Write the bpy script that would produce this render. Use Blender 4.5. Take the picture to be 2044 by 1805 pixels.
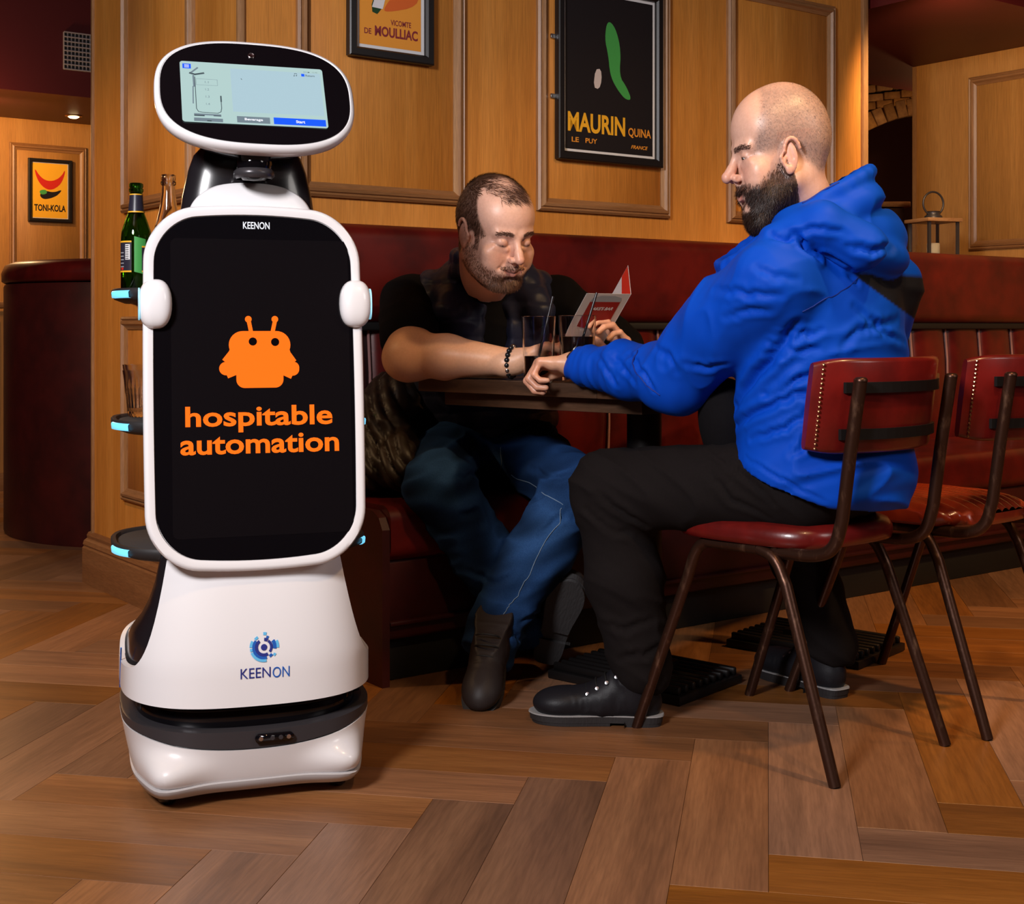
import bpy, bmesh, math, random
import numpy as np
from mathutils import Vector, Matrix, Euler
random.seed(7); np.random.seed(7)
D = bpy.data
for o in list(D.objects): D.objects.remove(o, do_unlink=True)
SC = bpy.context.scene
COL = SC.collection
R = math.radians

# ------------------------------------------------------------------ camera, world, lights, exposure
FPX = 2700.0; CX = 1022.0; HY = 650.0; EYE = 0.92        # focal length in pixels, centre column, horizon row, lens height
cam_d = D.cameras.new('camera'); cam = D.objects.new('camera', cam_d); COL.objects.link(cam)
cam.location = (0, 0, EYE); cam.rotation_euler = (R(90), 0, 0)
cam_d.sensor_fit = 'HORIZONTAL'; cam_d.sensor_width = 36.0
cam_d.lens = 36.0 * FPX / 2044.0
cam_d.shift_y = -(902.5 - HY) / 2044.0
cam_d.clip_start = 0.05; cam_d.clip_end = 60
SC.camera = cam
w = D.worlds.new('world'); SC.world = w; w.use_nodes = True
w.node_tree.nodes['Background'].inputs[0].default_value = (1.0, .72, .5, 1)
w.node_tree.nodes['Background'].inputs[1].default_value = 0.03
SC.view_settings.view_transform = 'Standard'; SC.view_settings.look = 'None'
SC.view_settings.gamma = 1.0; SC.view_settings.use_curve_mapping = False
SC.view_settings.exposure = 0.55

def light(name, kind, loc, target, energy, color, size=0.5, size_y=None, spot=None, blend=.5):
    l = D.lights.new(name, kind); l.energy = energy; l.color = color
    if kind == 'AREA':
        l.shape = 'RECTANGLE' if size_y else 'DISK'; l.size = size
        if size_y: l.size_y = size_y
    else: l.shadow_soft_size = size
    if kind == 'SPOT': l.spot_size = R(spot or 60); l.spot_blend = blend
    o = D.objects.new(name, l); COL.objects.link(o); o.location = loc
    d = Vector(target) - Vector(loc)
    o.rotation_euler = d.to_track_quat('-Z', 'Y').to_euler()
    return o
light('key_softbox', 'AREA', (-1.3, .2, 2.25), (0.3, 3.2, .9), 80, (.98, .955, .975), .62)
light('fill_softbox', 'AREA', (2.8, 1.0, 2.3), (0.4, 3.2, .8), 12, (1, .93, .88), 1.0)
light('ceiling_spot_table', 'SPOT', (1.25, 2.2, 2.5), (1.0, 4.1, 0.4), 60, (1, .62, .27), .05, spot=80)
light('ceiling_spot_right', 'SPOT', (2.3, 3.2, 2.5), (1.9, 4.6, 0.0), 110, (1, .55, .2), .05, spot=85)
light('ceiling_spot_left', 'SPOT', (-2.2, 3.0, 2.5), (-1.9, 4.2, 0), 60, (1, .62, .3), .06, spot=95)
light('ceiling_spot_front', 'SPOT', (.7, 1.6, 2.5), (.9, 2.2, 0), 34, (1, .62, .3), .06, spot=100)
light('snug_spot', 'SPOT', (-3.0, 7.4, 2.15), (-2.85, 8.4, 1.2), 34, (1, .6, .25), .04, spot=130)
light('snug_lamp', 'POINT', (-2.9, 6.9, 1.9), (0, 0, 0), 16, (1, .58, .26), .08)
light('passage_lamp', 'POINT', (2.6, 7.6, 1.9), (0, 0, 0), 9, (1, .5, .2), .06)
light('alcove_spot', 'SPOT', (1.6, 5.0, 2.1), (2.2, 6.3, 1.3), 30, (1, .68, .36), .05, spot=110)

# ------------------------------------------------------------------ helpers
def P(px, py, Y): return Vector(((px - CX) / FPX * Y, Y, EYE - (py - HY) / FPX * Y))
def ray_plane(px, py, p0, n):
    d = Vector(((px - CX) / FPX, 1.0, -(py - HY) / FPX)); o = Vector((0, 0, EYE))
    return o + d * ((Vector(p0) - o).dot(Vector(n)) / d.dot(Vector(n)))

def tag(o, label=None, cat=None, group=None, kind=None):
    if label: o['label'] = label
    if cat: o['category'] = cat
    if group: o['group'] = group
    if kind: o['kind'] = kind
    return o
def empty(name, loc=(0, 0, 0), rz=0, label=None, cat=None, group=None):
    o = D.objects.new(name, None); COL.objects.link(o); o.location = loc; o.rotation_euler = (0, 0, rz); o.empty_display_size = .05
    return tag(o, label, cat, group)
def link(name, me, mat, parent=None, M=None, smooth=True):
    """link mesh; M: matrix in the parent's space"""
    o = D.objects.new(name, me); COL.objects.link(o)
    if mat is not None:
        for m in (mat if isinstance(mat, (list, tuple)) else [mat]): me.materials.append(m)
    if smooth is True:
        me.polygons.foreach_set('use_smooth', [True] * len(me.polygons))
    if parent: o.parent = parent
    if M is not None: o.matrix_local = M
    return o
def mesh(name, vs, fs, mat, parent=None, M=None, smooth=True):
    me = D.meshes.new(name); me.from_pydata([tuple(v) for v in vs], [], fs); me.update()
    return link(name, me, mat, parent, M, smooth)
def bm_obj(name, bm, mat, parent=None, M=None, smooth=False):
    me = D.meshes.new(name); bm.to_mesh(me); bm.free()
    o = link(name, me, mat, parent, M, False)
    if smooth:
        me.polygons.foreach_set('use_smooth', [True] * len(me.polygons))
        me.set_sharp_from_angle(angle=R(smooth if smooth is not True else 40))
    return o
def box(name, size, mat, parent=None, M=None, bev=0.0, seg=2, loc=(0, 0, 0), smooth=False):
    bm = bmesh.new(); bmesh.ops.create_cube(bm, size=1)
    bmesh.ops.scale(bm, vec=size, verts=bm.verts)
    bmesh.ops.translate(bm, vec=loc, verts=bm.verts)
    if bev: bmesh.ops.bevel(bm, geom=bm.edges[:], offset=bev, segments=seg, affect='EDGES', profile=.6)
    return bm_obj(name, bm, mat, parent, M, 50 if bev else smooth)
def frame_mat(o, ex, ey, ez):
    m = Matrix.Identity(4)
    for i, e in enumerate((ex, ey, ez)):
        for j in range(3): m[j][i] = e[j]
    for j in range(3): m[j][3] = o[j]
    return m
def loft(rings, close=True, cap0=True, cap1=True):
    n = len(rings[0]); vs = [p for r in rings for p in r]; fs = []
    for i in range(len(rings) - 1):
        for j in range(n if close else n - 1):
            a = i * n + j; b = i * n + (j + 1) % n
            fs.append((a, b, b + n, a + n))
    if cap0: fs.append(tuple(range(n))[::-1])
    if cap1: fs.append(tuple((len(rings) - 1) * n + j for j in range(n)))
    return vs, fs
def smooth_path(pts, it=2):
    pts = [Vector(p) for p in pts]
    for _ in range(it):
        q = [pts[0]]
        for a, b in zip(pts, pts[1:]): q += [a * .75 + b * .25, a * .25 + b * .75]
        q.append(pts[-1]); pts = q
    return pts
def tube_mesh(pts, r, seg=12, radii=None, up=(0, 0, 1), flat=1.0):
    pts = [Vector(p) for p in pts]; rings = []
    T0 = (pts[1] - pts[0]).normalized(); U = Vector(up)
    if abs(T0.dot(U)) > .95: U = Vector((1, 0, 0))
    N = (U - T0 * U.dot(T0)).normalized()
    for i, p in enumerate(pts):
        T = ((pts[i + 1] if i + 1 < len(pts) else p) - (pts[i - 1] if i else p)).normalized()
        N = (N - T * N.dot(T)).normalized(); B = T.cross(N)
        rr = radii[i] if radii else r
        rings.append([p + (N * math.cos(2 * math.pi * k / seg) * flat + B * math.sin(2 * math.pi * k / seg)) * rr for k in range(seg)])
    return loft(rings)
def tube(name, pts, r, mat, parent=None, seg=12, M=None, radii=None, up=(0, 0, 1), flat=1.0):
    v, f = tube_mesh(pts, r, seg, radii, up, flat); o = mesh(name, v, f, mat, parent, M)
    o.data.set_sharp_from_angle(angle=R(60)); return o
def lathe(name, prof, mat, parent=None, M=None, seg=40, sharp=50, cap=True):
    rings = [[(r * math.cos(2 * math.pi * k / seg), r * math.sin(2 * math.pi * k / seg), z) for k in range(seg)] for r, z in prof]
    v, f = loft(rings, cap0=cap, cap1=cap); o = mesh(name, v, f, mat, parent, M)
    o.data.set_sharp_from_angle(angle=R(sharp)); return o
def multi(parts):
    vs = []; fs = []
    for v, f in parts:
        k = len(vs); vs += [tuple(p) for p in v]; fs += [tuple(i + k for i in q) for q in f]
    return vs, fs
def outline_prism(pts, depth, z0=0.0):
    """polygon in xy extruded to z0..z0+depth"""
    n = len(pts)
    vs = [(p[0], p[1], z0) for p in pts] + [(p[0], p[1], z0 + depth) for p in pts]
    fs = [tuple(range(n))[::-1], tuple(range(n, 2 * n))] + [(i, (i + 1) % n, n + (i + 1) % n, n + i) for i in range(n)]
    return vs, fs
def rrect(w, h, r, seg=10, bow=(0, 0)):
    """rounded rectangle outline, CCW; bow = (bow of top/bottom edge, bow of side edges)"""
    out = []
    for cx, cy, a0 in ((w - r, h - r, 0), (-w + r, h - r, 90), (-w + r, -h + r, 180), (w - r, -h + r, 270)):
        for k in range(seg + 1):
            a = R(a0 + 90 * k / seg); out.append([cx + r * math.cos(a), cy + r * math.sin(a)])
    res = []
    n = len(out)
    for i in range(n):
        a, b = out[i], out[(i + 1) % n]
        m = 12 if i % (seg + 1) == seg else 1
        for k in range(m): res.append([a[0] + (b[0] - a[0]) * k / m, a[1] + (b[1] - a[1]) * k / m])
    for p in res:
        x, y = p
        p[1] += math.copysign(bow[0] * (1 - (x / w) ** 2), y) * min(1, abs(y) / (h * .6)) if bow[0] else 0
        p[0] += math.copysign(bow[1] * (1 - (y / h) ** 2), x) * min(1, abs(x) / (w * .6)) if bow[1] else 0
    return res
def disc(x, y, r, n=24): return [(x + r * math.cos(2 * math.pi * k / n), y + r * math.sin(2 * math.pi * k / n)) for k in range(n)]
def text_mesh(body, bold=0.0, shear=0.0, space=1.0):
    c = D.curves.new('t', 'FONT'); c.body = body; c.offset = bold; c.shear = shear; c.space_character = space
    c.resolution_u = 4; c.fill_mode = 'FRONT'
    o = D.objects.new('t', c); COL.objects.link(o)
    dg = bpy.context.evaluated_depsgraph_get(); me = D.meshes.new_from_object(o.evaluated_get(dg))
    D.objects.remove(o); D.curves.remove(c)
    return me
def text(name, body, M, x0, y0, x1, y1, mat, parent=None, bold=0.0, shear=0.0, space=1.0, lift=.0008, label=None):
    """text fitted to the rectangle x0..x1, y0..y1 of the plane frame M (z = outward)"""
    me = text_mesh(body, bold, shear, space); n = len(me.vertices)
    co = np.empty(n * 3); me.vertices.foreach_get('co', co); co = co.reshape(-1, 3)
    lo = co.min(0); hi = co.max(0)
    co[:, 0] = x0 + (co[:, 0] - lo[0]) / (hi[0] - lo[0]) * (x1 - x0)
    co[:, 1] = y0 + (co[:, 1] - lo[1]) / (hi[1] - lo[1]) * (y1 - y0)
    co[:, 2] = lift
    me.vertices.foreach_set('co', co.ravel()); me.update()
    o = link(name, me, mat, parent, M, False)
    if label: o['label'] = label
    return o
def flat(name, polys, M, mat, parent=None, lift=.0005, label=None, thick=0):
    """several polygons in the plane frame M"""
    vs = []; fs = []
    for i, p in enumerate(polys):
        k = len(vs); vs += [(q[0], q[1], lift + i * 1e-5) for q in p]; fs.append(tuple(range(k, k + len(p))))
    me = D.meshes.new(name); me.from_pydata(vs, [], fs); me.update()
    bm = bmesh.new(); bm.from_mesh(me)
    bmesh.ops.triangulate(bm, faces=bm.faces[:]); bmesh.ops.recalc_face_normals(bm, faces=bm.faces[:])
    for f_ in bm.faces:
        if f_.normal.z < 0: f_.normal_flip()
    bm.to_mesh(me); bm.free()
    o = link(name, me, mat, parent, M, False)
    if label: o['label'] = label
    return o

# ------------------------------------------------------------------ materials
def mat(name, col, rough=.5, metal=0.0, spec=.5, coat=0.0, noise=None, bump=None, emit=None, es=1.0, trans=0.0, ior=1.45, attr=False, sheen=0.0, sss=0.0, objrand=None):
    """noise=(scale xyz, col2, contrast lo, hi, detail); bump=(scale xyz, strength, distance)"""
    m = D.materials.new(name); m.use_nodes = True; nt = m.node_tree; N = nt.nodes; L = nt.links
    b = N['Principled BSDF']
    b.inputs['Base Color'].default_value = (*col, 1); b.inputs['Roughness'].default_value = rough
    b.inputs['Metallic'].default_value = metal; b.inputs['Specular IOR Level'].default_value = spec
    b.inputs['Coat Weight'].default_value = coat; b.inputs['Coat Roughness'].default_value = .08
    b.inputs['Transmission Weight'].default_value = trans; b.inputs['IOR'].default_value = ior
    if sheen: b.inputs['Sheen Weight'].default_value = sheen
    if sss:
        b.inputs['Subsurface Weight'].default_value = sss; b.inputs['Subsurface Radius'].default_value = (.012, .004, .002); b.inputs['Subsurface Scale'].default_value = 1
    if emit:
        b.inputs['Emission Color'].default_value = (*emit, 1); b.inputs['Emission Strength'].default_value = es
    tc = N.new('ShaderNodeTexCoord')
    src = None
    if attr:
        a = N.new('ShaderNodeAttribute'); a.attribute_name = 'Col'; src = a.outputs['Color']
    def mapped(sc, rot=(0, 0, 0)):
        mp = N.new('ShaderNodeMapping'); mp.inputs['Scale'].default_value = sc; mp.inputs['Rotation'].default_value = rot
        L.new(tc.outputs['Object'], mp.inputs['Vector'])
        if objrand:
            oi = N.new('ShaderNodeObjectInfo'); mu = N.new('ShaderNodeVectorMath'); mu.operation = 'SCALE'
            mu.inputs[0].default_value = (37, 51, 23); L.new(oi.outputs['Random'], mu.inputs['Scale'])
            L.new(mu.outputs[0], mp.inputs['Location'])
        return mp.outputs['Vector']
    if noise:
        sc, c2, lo, hi, det = noise
        n = N.new('ShaderNodeTexNoise'); n.inputs['Scale'].default_value = 1; n.inputs['Detail'].default_value = det; n.inputs['Roughness'].default_value = .6
        L.new(mapped(sc), n.inputs['Vector'])
        rmp = N.new('ShaderNodeMapRange'); rmp.inputs[1].default_value = lo; rmp.inputs[2].default_value = hi
        L.new(n.outputs['Fac'], rmp.inputs[0])
        mx = N.new('ShaderNodeMix'); mx.data_type = 'RGBA'
        mx.inputs['A'].default_value = (*col, 1); mx.inputs['B'].default_value = (*c2, 1)
        L.new(rmp.outputs[0], mx.inputs['Factor'])
        if src is not None:
            mm = N.new('ShaderNodeMix'); mm.data_type = 'RGBA'; mm.blend_type = 'MULTIPLY'; mm.inputs['Factor'].default_value = 1
            L.new(src, mm.inputs['A']); L.new(mx.outputs['Result'], mm.inputs['B']); src = mm.outputs['Result']
        else: src = mx.outputs['Result']
    if objrand:
        oi = N.new('ShaderNodeObjectInfo'); hs = N.new('ShaderNodeHueSaturation')
        mr = N.new('ShaderNodeMapRange'); mr.inputs[3].default_value = objrand[0]; mr.inputs[4].default_value = objrand[1]
        L.new(oi.outputs['Random'], mr.inputs[0]); L.new(mr.outputs[0], hs.inputs['Value'])
        hs.inputs['Color'].default_value = (*col, 1)
        mul = N.new('ShaderNodeMath'); mul.operation = 'MULTIPLY'; mul.inputs[1].default_value = 7.31
        fr = N.new('ShaderNodeMath'); fr.operation = 'FRACT'; L.new(oi.outputs['Random'], mul.inputs[0]); L.new(mul.outputs[0], fr.inputs[0])
        mr2 = N.new('ShaderNodeMapRange'); mr2.inputs[3].default_value = .82; mr2.inputs[4].default_value = 1.08
        L.new(fr.outputs[0], mr2.inputs[0]); L.new(mr2.outputs[0], hs.inputs['Saturation'])
        if src is not None: L.new(src, hs.inputs['Color'])
        src = hs.outputs['Color']
    if src is not None: L.new(src, b.inputs['Base Color'])
    if bump:
        sc, st, dist = bump
        n2 = N.new('ShaderNodeTexNoise'); n2.inputs['Scale'].default_value = 1; n2.inputs['Detail'].default_value = 3
        L.new(mapped(sc), n2.inputs['Vector'])
        bp = N.new('ShaderNodeBump'); bp.inputs['Strength'].default_value = st; bp.inputs['Distance'].default_value = dist
        L.new(n2.outputs['Fac'], bp.inputs['Height']); L.new(bp.outputs[0], b.inputs['Normal'])
    return m

def wood_mat(name, c1, c2, c3, sc=(60, 2.0, 60), rough=.58, fleck=True, objrand=None, coat=0):
    m = D.materials.new(name); m.use_nodes = True; nt = m.node_tree; N = nt.nodes; L = nt.links
    b = N['Principled BSDF']; b.inputs['Roughness'].default_value = rough; b.inputs['Coat Weight'].default_value = coat; b.inputs['Coat Roughness'].default_value = .25
    tc = N.new('ShaderNodeTexCoord')
    def mp(s, extra=0):
        q = N.new('ShaderNodeMapping'); q.inputs['Scale'].default_value = s; L.new(tc.outputs['Object'], q.inputs['Vector'])
        if objrand:
            oi = N.new('ShaderNodeObjectInfo'); mu = N.new('ShaderNodeVectorMath'); mu.operation = 'SCALE'; mu.inputs[0].default_value = (37, 51, 23)
            L.new(oi.outputs['Random'], mu.inputs['Scale']); L.new(mu.outputs[0], q.inputs['Location'])
        return q.outputs[0]
    def ns(s, det, ro=.6, dis=0):
        n = N.new('ShaderNodeTexNoise'); n.inputs['Scale'].default_value = 1; n.inputs['Detail'].default_value = det; n.inputs['Roughness'].default_value = ro
        n.inputs['Distortion'].default_value = dis
        L.new(mp(s), n.inputs['Vector']); return n.outputs['Fac']
    fine = ns((sc[0] * 4, sc[1] * 4, sc[2] * 3), 3); broad = ns((sc[0] * .16, sc[1] * .16, sc[2] * .35), 4, .65, .6)
    cr = N.new('ShaderNodeValToRGB'); e = cr.color_ramp.elements
    e[0].position = .25; e[0].color = (*c1, 1); e[1].position = .78; e[1].color = (*c3, 1)
    e2 = cr.color_ramp.elements.new(.5); e2.color = (*c2, 1)
    L.new(broad, cr.inputs[0])
    f2 = N.new('ShaderNodeMapRange'); f2.inputs[1].default_value = .35; f2.inputs[2].default_value = .7; f2.inputs[3].default_value = 1.08; f2.inputs[4].default_value = .8
    L.new(fine, f2.inputs[0])
    mx = N.new('ShaderNodeVectorMath'); mx.operation = 'SCALE'; L.new(cr.outputs[0], mx.inputs[0]); L.new(f2.outputs[0], mx.inputs['Scale'])
    out = mx.outputs[0]
    if objrand:
        oi = N.new('ShaderNodeObjectInfo'); hs = N.new('ShaderNodeHueSaturation'); mr = N.new('ShaderNodeMapRange')
        mr.inputs[3].default_value = objrand[0]; mr.inputs[4].default_value = objrand[1]
        L.new(oi.outputs['Random'], mr.inputs[0]); L.new(mr.outputs[0], hs.inputs['Value']); L.new(out, hs.inputs['Color'])
        mul = N.new('ShaderNodeMath'); mul.operation = 'MULTIPLY'; mul.inputs[1].default_value = 9.7; fr = N.new('ShaderNodeMath'); fr.operation = 'FRACT'
        L.new(oi.outputs['Random'], mul.inputs[0]); L.new(mul.outputs[0], fr.inputs[0])
        m2 = N.new('ShaderNodeMapRange'); m2.inputs[3].default_value = .78; m2.inputs[4].default_value = 1.05; L.new(fr.outputs[0], m2.inputs[0]); L.new(m2.outputs[0], hs.inputs['Saturation'])
        out = hs.outputs[0]
    L.new(out, b.inputs['Base Color'])
    bp = N.new('ShaderNodeBump'); bp.inputs['Strength'].default_value = .12; bp.inputs['Distance'].default_value = .002
    L.new(fine, bp.inputs['Height']); L.new(bp.outputs[0], b.inputs['Normal'])
    return m

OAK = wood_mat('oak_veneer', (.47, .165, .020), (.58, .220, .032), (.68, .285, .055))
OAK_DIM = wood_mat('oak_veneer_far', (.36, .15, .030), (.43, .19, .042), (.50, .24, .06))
MOULD = wood_mat('oak_moulding', (.23, .10, .035), (.33, .16, .062), (.44, .25, .12), sc=(90, 6, 90), rough=.42)
MOULD_H = wood_mat('oak_moulding_rail', (.20, .085, .028), (.29, .13, .048), (.38, .20, .09), sc=(6, 90, 90), rough=.42)
SKIRT = wood_mat('stained_skirting', (.17, .065, .02), (.24, .095, .03), (.30, .13, .045), sc=(7, 60, 60))
PLANK = wood_mat('floor_plank', (.135, .050, .013), (.26, .094, .020), (.37, .145, .034), sc=(3.0, 40, 20), rough=.40, objrand=(.66, 1.22), coat=.12)
GROUT = mat('floor_underlay', (.055, .03, .014), .8)
TABLE = wood_mat('dark_table_wood', (.045, .022, .012), (.075, .036, .019), (.12, .06, .035), sc=(8, 60, 60), rough=.33, coat=.35)
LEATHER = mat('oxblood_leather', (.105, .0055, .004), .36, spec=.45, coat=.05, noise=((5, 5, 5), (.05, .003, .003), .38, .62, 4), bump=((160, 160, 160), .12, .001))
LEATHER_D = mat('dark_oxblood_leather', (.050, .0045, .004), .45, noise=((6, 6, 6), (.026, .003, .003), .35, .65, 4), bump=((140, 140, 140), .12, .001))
LEATHER_C = mat('cherry_leather', (.155, .0075, .006), .30, coat=.2, noise=((9, 9, 9), (.085, .005, .004), .35, .65, 4), bump=((120, 120, 120), .15, .001))
LEATHER_T = mat('tan_red_leather', (.30, .035, .010), .27, coat=.3, noise=((9, 9, 9), (.2, .02, .008), .35, .65, 4), bump=((120, 120, 120), .12, .001))
PIPING = mat('pale_piping', (.30, .15, .14), .4)
WHITE = mat('gloss_white_plastic', (.80, .78, .79), .28, coat=.4)
WHITE_L = mat('lower_white_plastic', (.74, .71, .71), .30, coat=.4)
GREYP = mat('grey_skirt_plastic', (.33, .31, .31), .4)
SKIRTP = mat('pale_grey_plastic', (.46, .44, .44), .35, coat=.2)
BLACKG = mat('black_glass', (.0035, .003, .004), .07, coat=0)
BLACKP = mat('black_plastic', (.012, .010, .012), .22, coat=.3)
DGREY = mat('satin_graphite', (.055, .05, .055), .3, metal=.4)
TRAYM = mat('tray_rubber', (.022, .019, .019), .55)
SILVER = mat('bright_metal', (.7, .7, .72), .2, metal=1)
RUSTY = mat('worn_bronze_tube', (.060, .026, .016), .36, metal=.75, noise=((45, 45, 18), (.17, .09, .055), .56, .72, 6), bump=((120, 120, 120), .2, .001))
BLACKM = mat('black_cast_iron', (.012, .010, .010), .45, metal=.5)
BRASS = mat('aged_brass', (.42, .24, .12), .3, metal=1)
BLACK = mat('matt_black', (.006, .006, .006), .6)
FRAME = mat('black_picture_frame', (.010, .008, .008), .4)
CYAN = mat('cyan_light', (.1, .6, .9), .3, emit=(.18, .62, .92), es=.72)
REDP = mat('dark_red_paint', (.10, .006, .005), .5, noise=((2, 2, 2), (.075, .004, .004), .3, .7, 3))
MAROON = mat('maroon_ceiling_paint', (.07, .006, .007), .5)
BRICK = mat('sandy_brick', (.42, .24, .08), .8, noise=((30, 30, 30), (.25, .13, .05), .3, .7, 4), objrand=(.7, 1.15), bump=((60, 60, 60), .5, .003))
MORTAR = mat('mortar', (.05, .03, .02), .9)
def glass_mat(name, col, rough=.02, tint=1.0):
    m = mat(name, col, rough, trans=1.0, ior=1.45); return m
GLASS = glass_mat('clear_glass', (.97, .97, .97))
GLASSG = glass_mat('green_bottle_glass', (.10, .32, .03), .03)
FROST = mat('ribbed_clear_glass', (.95, .95, .97), .07, trans=1.0, ior=1.4)
def paper(name, c, rough=.5): return mat(name, c, rough)
INK = {k: paper('ink_' + k, c) for k, c in dict(white=(.72, .70, .70), black=(.010, .007, .008), orange=(.78, .30, .035), yellow=(.85, .42, .02), amber=(.80, .30, .03),
       red=(.60, .02, .01), dred=(.30, .01, .008), green=(.06, .34, .07), dgreen=(.01, .05, .015), purple=(.22, .02, .03), grey=(.35, .36, .38), cream=(.62, .52, .48), rust=(.65, .12, .02), blue=(.01, .10, .45), sky=(.12, .48, .80), navy=(.02, .03, .22), lgrey=(.5, .5, .52)).items()}
def em(name, c, s): return mat(name, (0.01, .01, .01), .25, emit=c, es=s)
EM_ORANGE = em('lit_orange', (1.0, .13, .0), 1.0)
EM_WHITE = em('lit_white', (.75, .75, .8), .9)
EM_SCREEN = em('lit_screen', (.50, .70, .68), .62)
EM_SCREEN2 = em('lit_screen_blue', (.44, .62, .70), .66)
EM_BLUE = em('lit_blue', (.0, .07, .75), 1.0)
EM_GREY = em('lit_grey', (.12, .16, .19), 1.0)
EM_DARK = em('lit_dark', (.04, .06, .07), 1.0)
EM_PALE = em('lit_pale', (.62, .82, .80), .92)

# ================================================================== THE ROOM
DV = Vector((.8076, .5898, 0)).normalized(); NV = Vector((DV.y, -DV.x, 0)); UP = Vector((0, 0, 1))
W0 = Vector((-.77, 3.845, 0))
WM = frame_mat(W0, DV, UP, NV)                      # main panelled wall: x along, y up, z out of the wall
WL = frame_mat(W0 - NV * 1.236, NV, UP, -DV)        # short left face of the same pier
ALL_L = 2.717
def struct(o): o['kind'] = 'structure'; return o

# floor: herringbone planks, each its own piece
fl = struct(box('floor', (9.6, 13.4, .05), GROUT, loc=(0, 4.1, -.0275)))
A = R(10.7); e1 = Vector((math.sin(A), math.cos(A), 0)); e2 = Vector((math.cos(A), -math.sin(A), 0))
PW, PK = .160, 5; ORG = Vector((0.0, 0.0, 0)); O1 = ray_plane(1534, 1781, (0, 0, 0), (0, 0, 1))
def plank_mesh():
    bm = bmesh.new(); bmesh.ops.create_cube(bm, size=1)
    bmesh.ops.scale(bm, vec=(PW * PK - .0007, PW - .0007, .008), verts=bm.verts)
    top = [e for e in bm.edges if all(v.co.z > 0 for v in e.verts)]
    bmesh.ops.bevel(bm, geom=top, offset=.0005, segments=1, affect='EDGES')
    bmesh.ops.translate(bm, vec=(0, 0, -.004), verts=bm.verts)
    me = D.meshes.new('plank'); bm.to_mesh(me); bm.free(); me.materials.append(PLANK); return me
pm = plank_mesh(); cand = []
for i in range(-34, 50):
    for j in range(-20, 66):
        dd = (i - j) % (2 * PK)
        if dd == 0: c = (i + PK / 2, j + .5, 0)
        elif dd == 2 * PK - 1: c = (i + .5, j + PK / 2, 1)
        else: continue
        p = O1 + e2 * (c[0] * PW) + e1 * (c[1] * PW)
        if not (-4.2 < p.x < 4.2 and 1.2 < p.y < 10.1): continue
        px = CX + FPX * p.x / p.y; py = HY + FPX * EYE / p.y
        mar = 2700 * .45 / p.y
        inside = -mar < px < 2044 + mar and py < 1805 + 330
        q = p - W0; s_ = q.dot(DV); n_ = q.dot(NV)
        if 0.3 < s_ < ALL_L and -1.0 < n_ < .35: inside = False
        if n_ < .35 and 0 < s_ < 4.4 and n_ > -1.0: inside = False
        cand.append((0 if inside else 1, p.y, p, c[2]))
cand.sort(key=lambda t: (t[0], t[1]))
rest = []
for k, (ins, _, p, v) in enumerate(cand):
    rz = (math.pi / 2 if v else 0) - A
    if ins == 0 and k < 285:
        o = D.objects.new('plank', pm); COL.objects.link(o); o.parent = fl
        o.location = (p.x, p.y, 0); o.rotation_euler = (0, 0, rz)
        o['seq'] = k
    else: rest.append((p, rz))
bm = bmesh.new()
for p, rz in rest:
    r_ = bmesh.ops.create_cube(bm, size=1); vv = r_['verts']
    bmesh.ops.scale(bm, vec=(PW * PK - .0015, PW - .0015, .008), verts=vv)
    bmesh.ops.rotate(bm, cent=(0, 0, 0), matrix=Matrix.Rotation(rz, 3, 'Z'), verts=vv)
    bmesh.ops.translate(bm, vec=(p.x, p.y, -.0042), verts=vv)
o = bm_obj('far_planks', bm, PLANK, fl); o['kind'] = 'stuff'

# shell of the bar
struct(box('ceiling', (9.8, 13.6, .08), REDP, loc=(0, 4.1, 2.84)))
struct(box('wall_front', (9.8, .1, 2.8), OAK_DIM, loc=(0, -2.6, 1.4)))
struct(box('wall_side_left', (.1, 13.4, 2.8), MAROON, loc=(-4.75, 4.1, 1.4)))
struct(box('wall_side_right', (.1, 13.4, 2.8), MAROON, loc=(4.75, 4.1, 1.4)))
struct(box('wall_far', (9.4, .1, 2.8), MAROON, loc=(0, 10.7, 1.4)))

wm = struct(box('wall_back', (ALL_L, 2.78, .12), OAK, M=WM, loc=(ALL_L / 2, 1.39, -.06)))
wl = struct(box('wall_left', (1.236 - .002, 2.78, .12), OAK, M=WL, loc=(.617, 1.39, -.0605)))
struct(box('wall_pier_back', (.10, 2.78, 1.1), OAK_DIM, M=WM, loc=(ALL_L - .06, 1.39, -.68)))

PROF = [(0, 0), (0, .012), (.007, .019), (.013, .014), (.016, .021), (.025, .024), (.031, .015), (.043, .009), (.043, 0)]
def moulding_frame(parent, x0, x1, y0, y1, prof=PROF, mv=None, mh=None):
    """four mitred mouldings round a panel, in the parent's frame (x, y in the wall plane, z out)"""
    cs = [(x0, y0, 1, 1), (x1, y0, -1, 1), (x1, y1, -1, -1), (x0, y1, 1, -1)]
    for i in range(4):
        a, b = cs[i], cs[(i + 1) % 4]
        ra = [(a[0] + a[2] * w_, a[1] + a[3] * w_, h) for w_, h in prof]; rb = [(b[0] + b[2] * w_, b[1] + b[3] * w_, h) for w_, h in prof]
        v, f = loft([ra, rb]); vert = i % 2
        o = mesh('moulding', v, f, (mv or MOULD) if vert else (mh or MOULD_H), parent, smooth=False)
def panel_field(parent, x0, x1, y0, y1, m):
    box('panel', (x1 - x0 - .08, y1 - y0 - .08, .006), m, parent, loc=((x0 + x1) / 2, (y0 + y1) / 2, .002), bev=.0015, seg=1)
for x0, x1 in ((.172, .762), (1.051, 1.641), (1.93, 2.52)):
    panel_field(wm, x0, x1, 1.30, 2.175, OAK); moulding_frame(wm, x0, x1, 1.30, 2.175)
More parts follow.
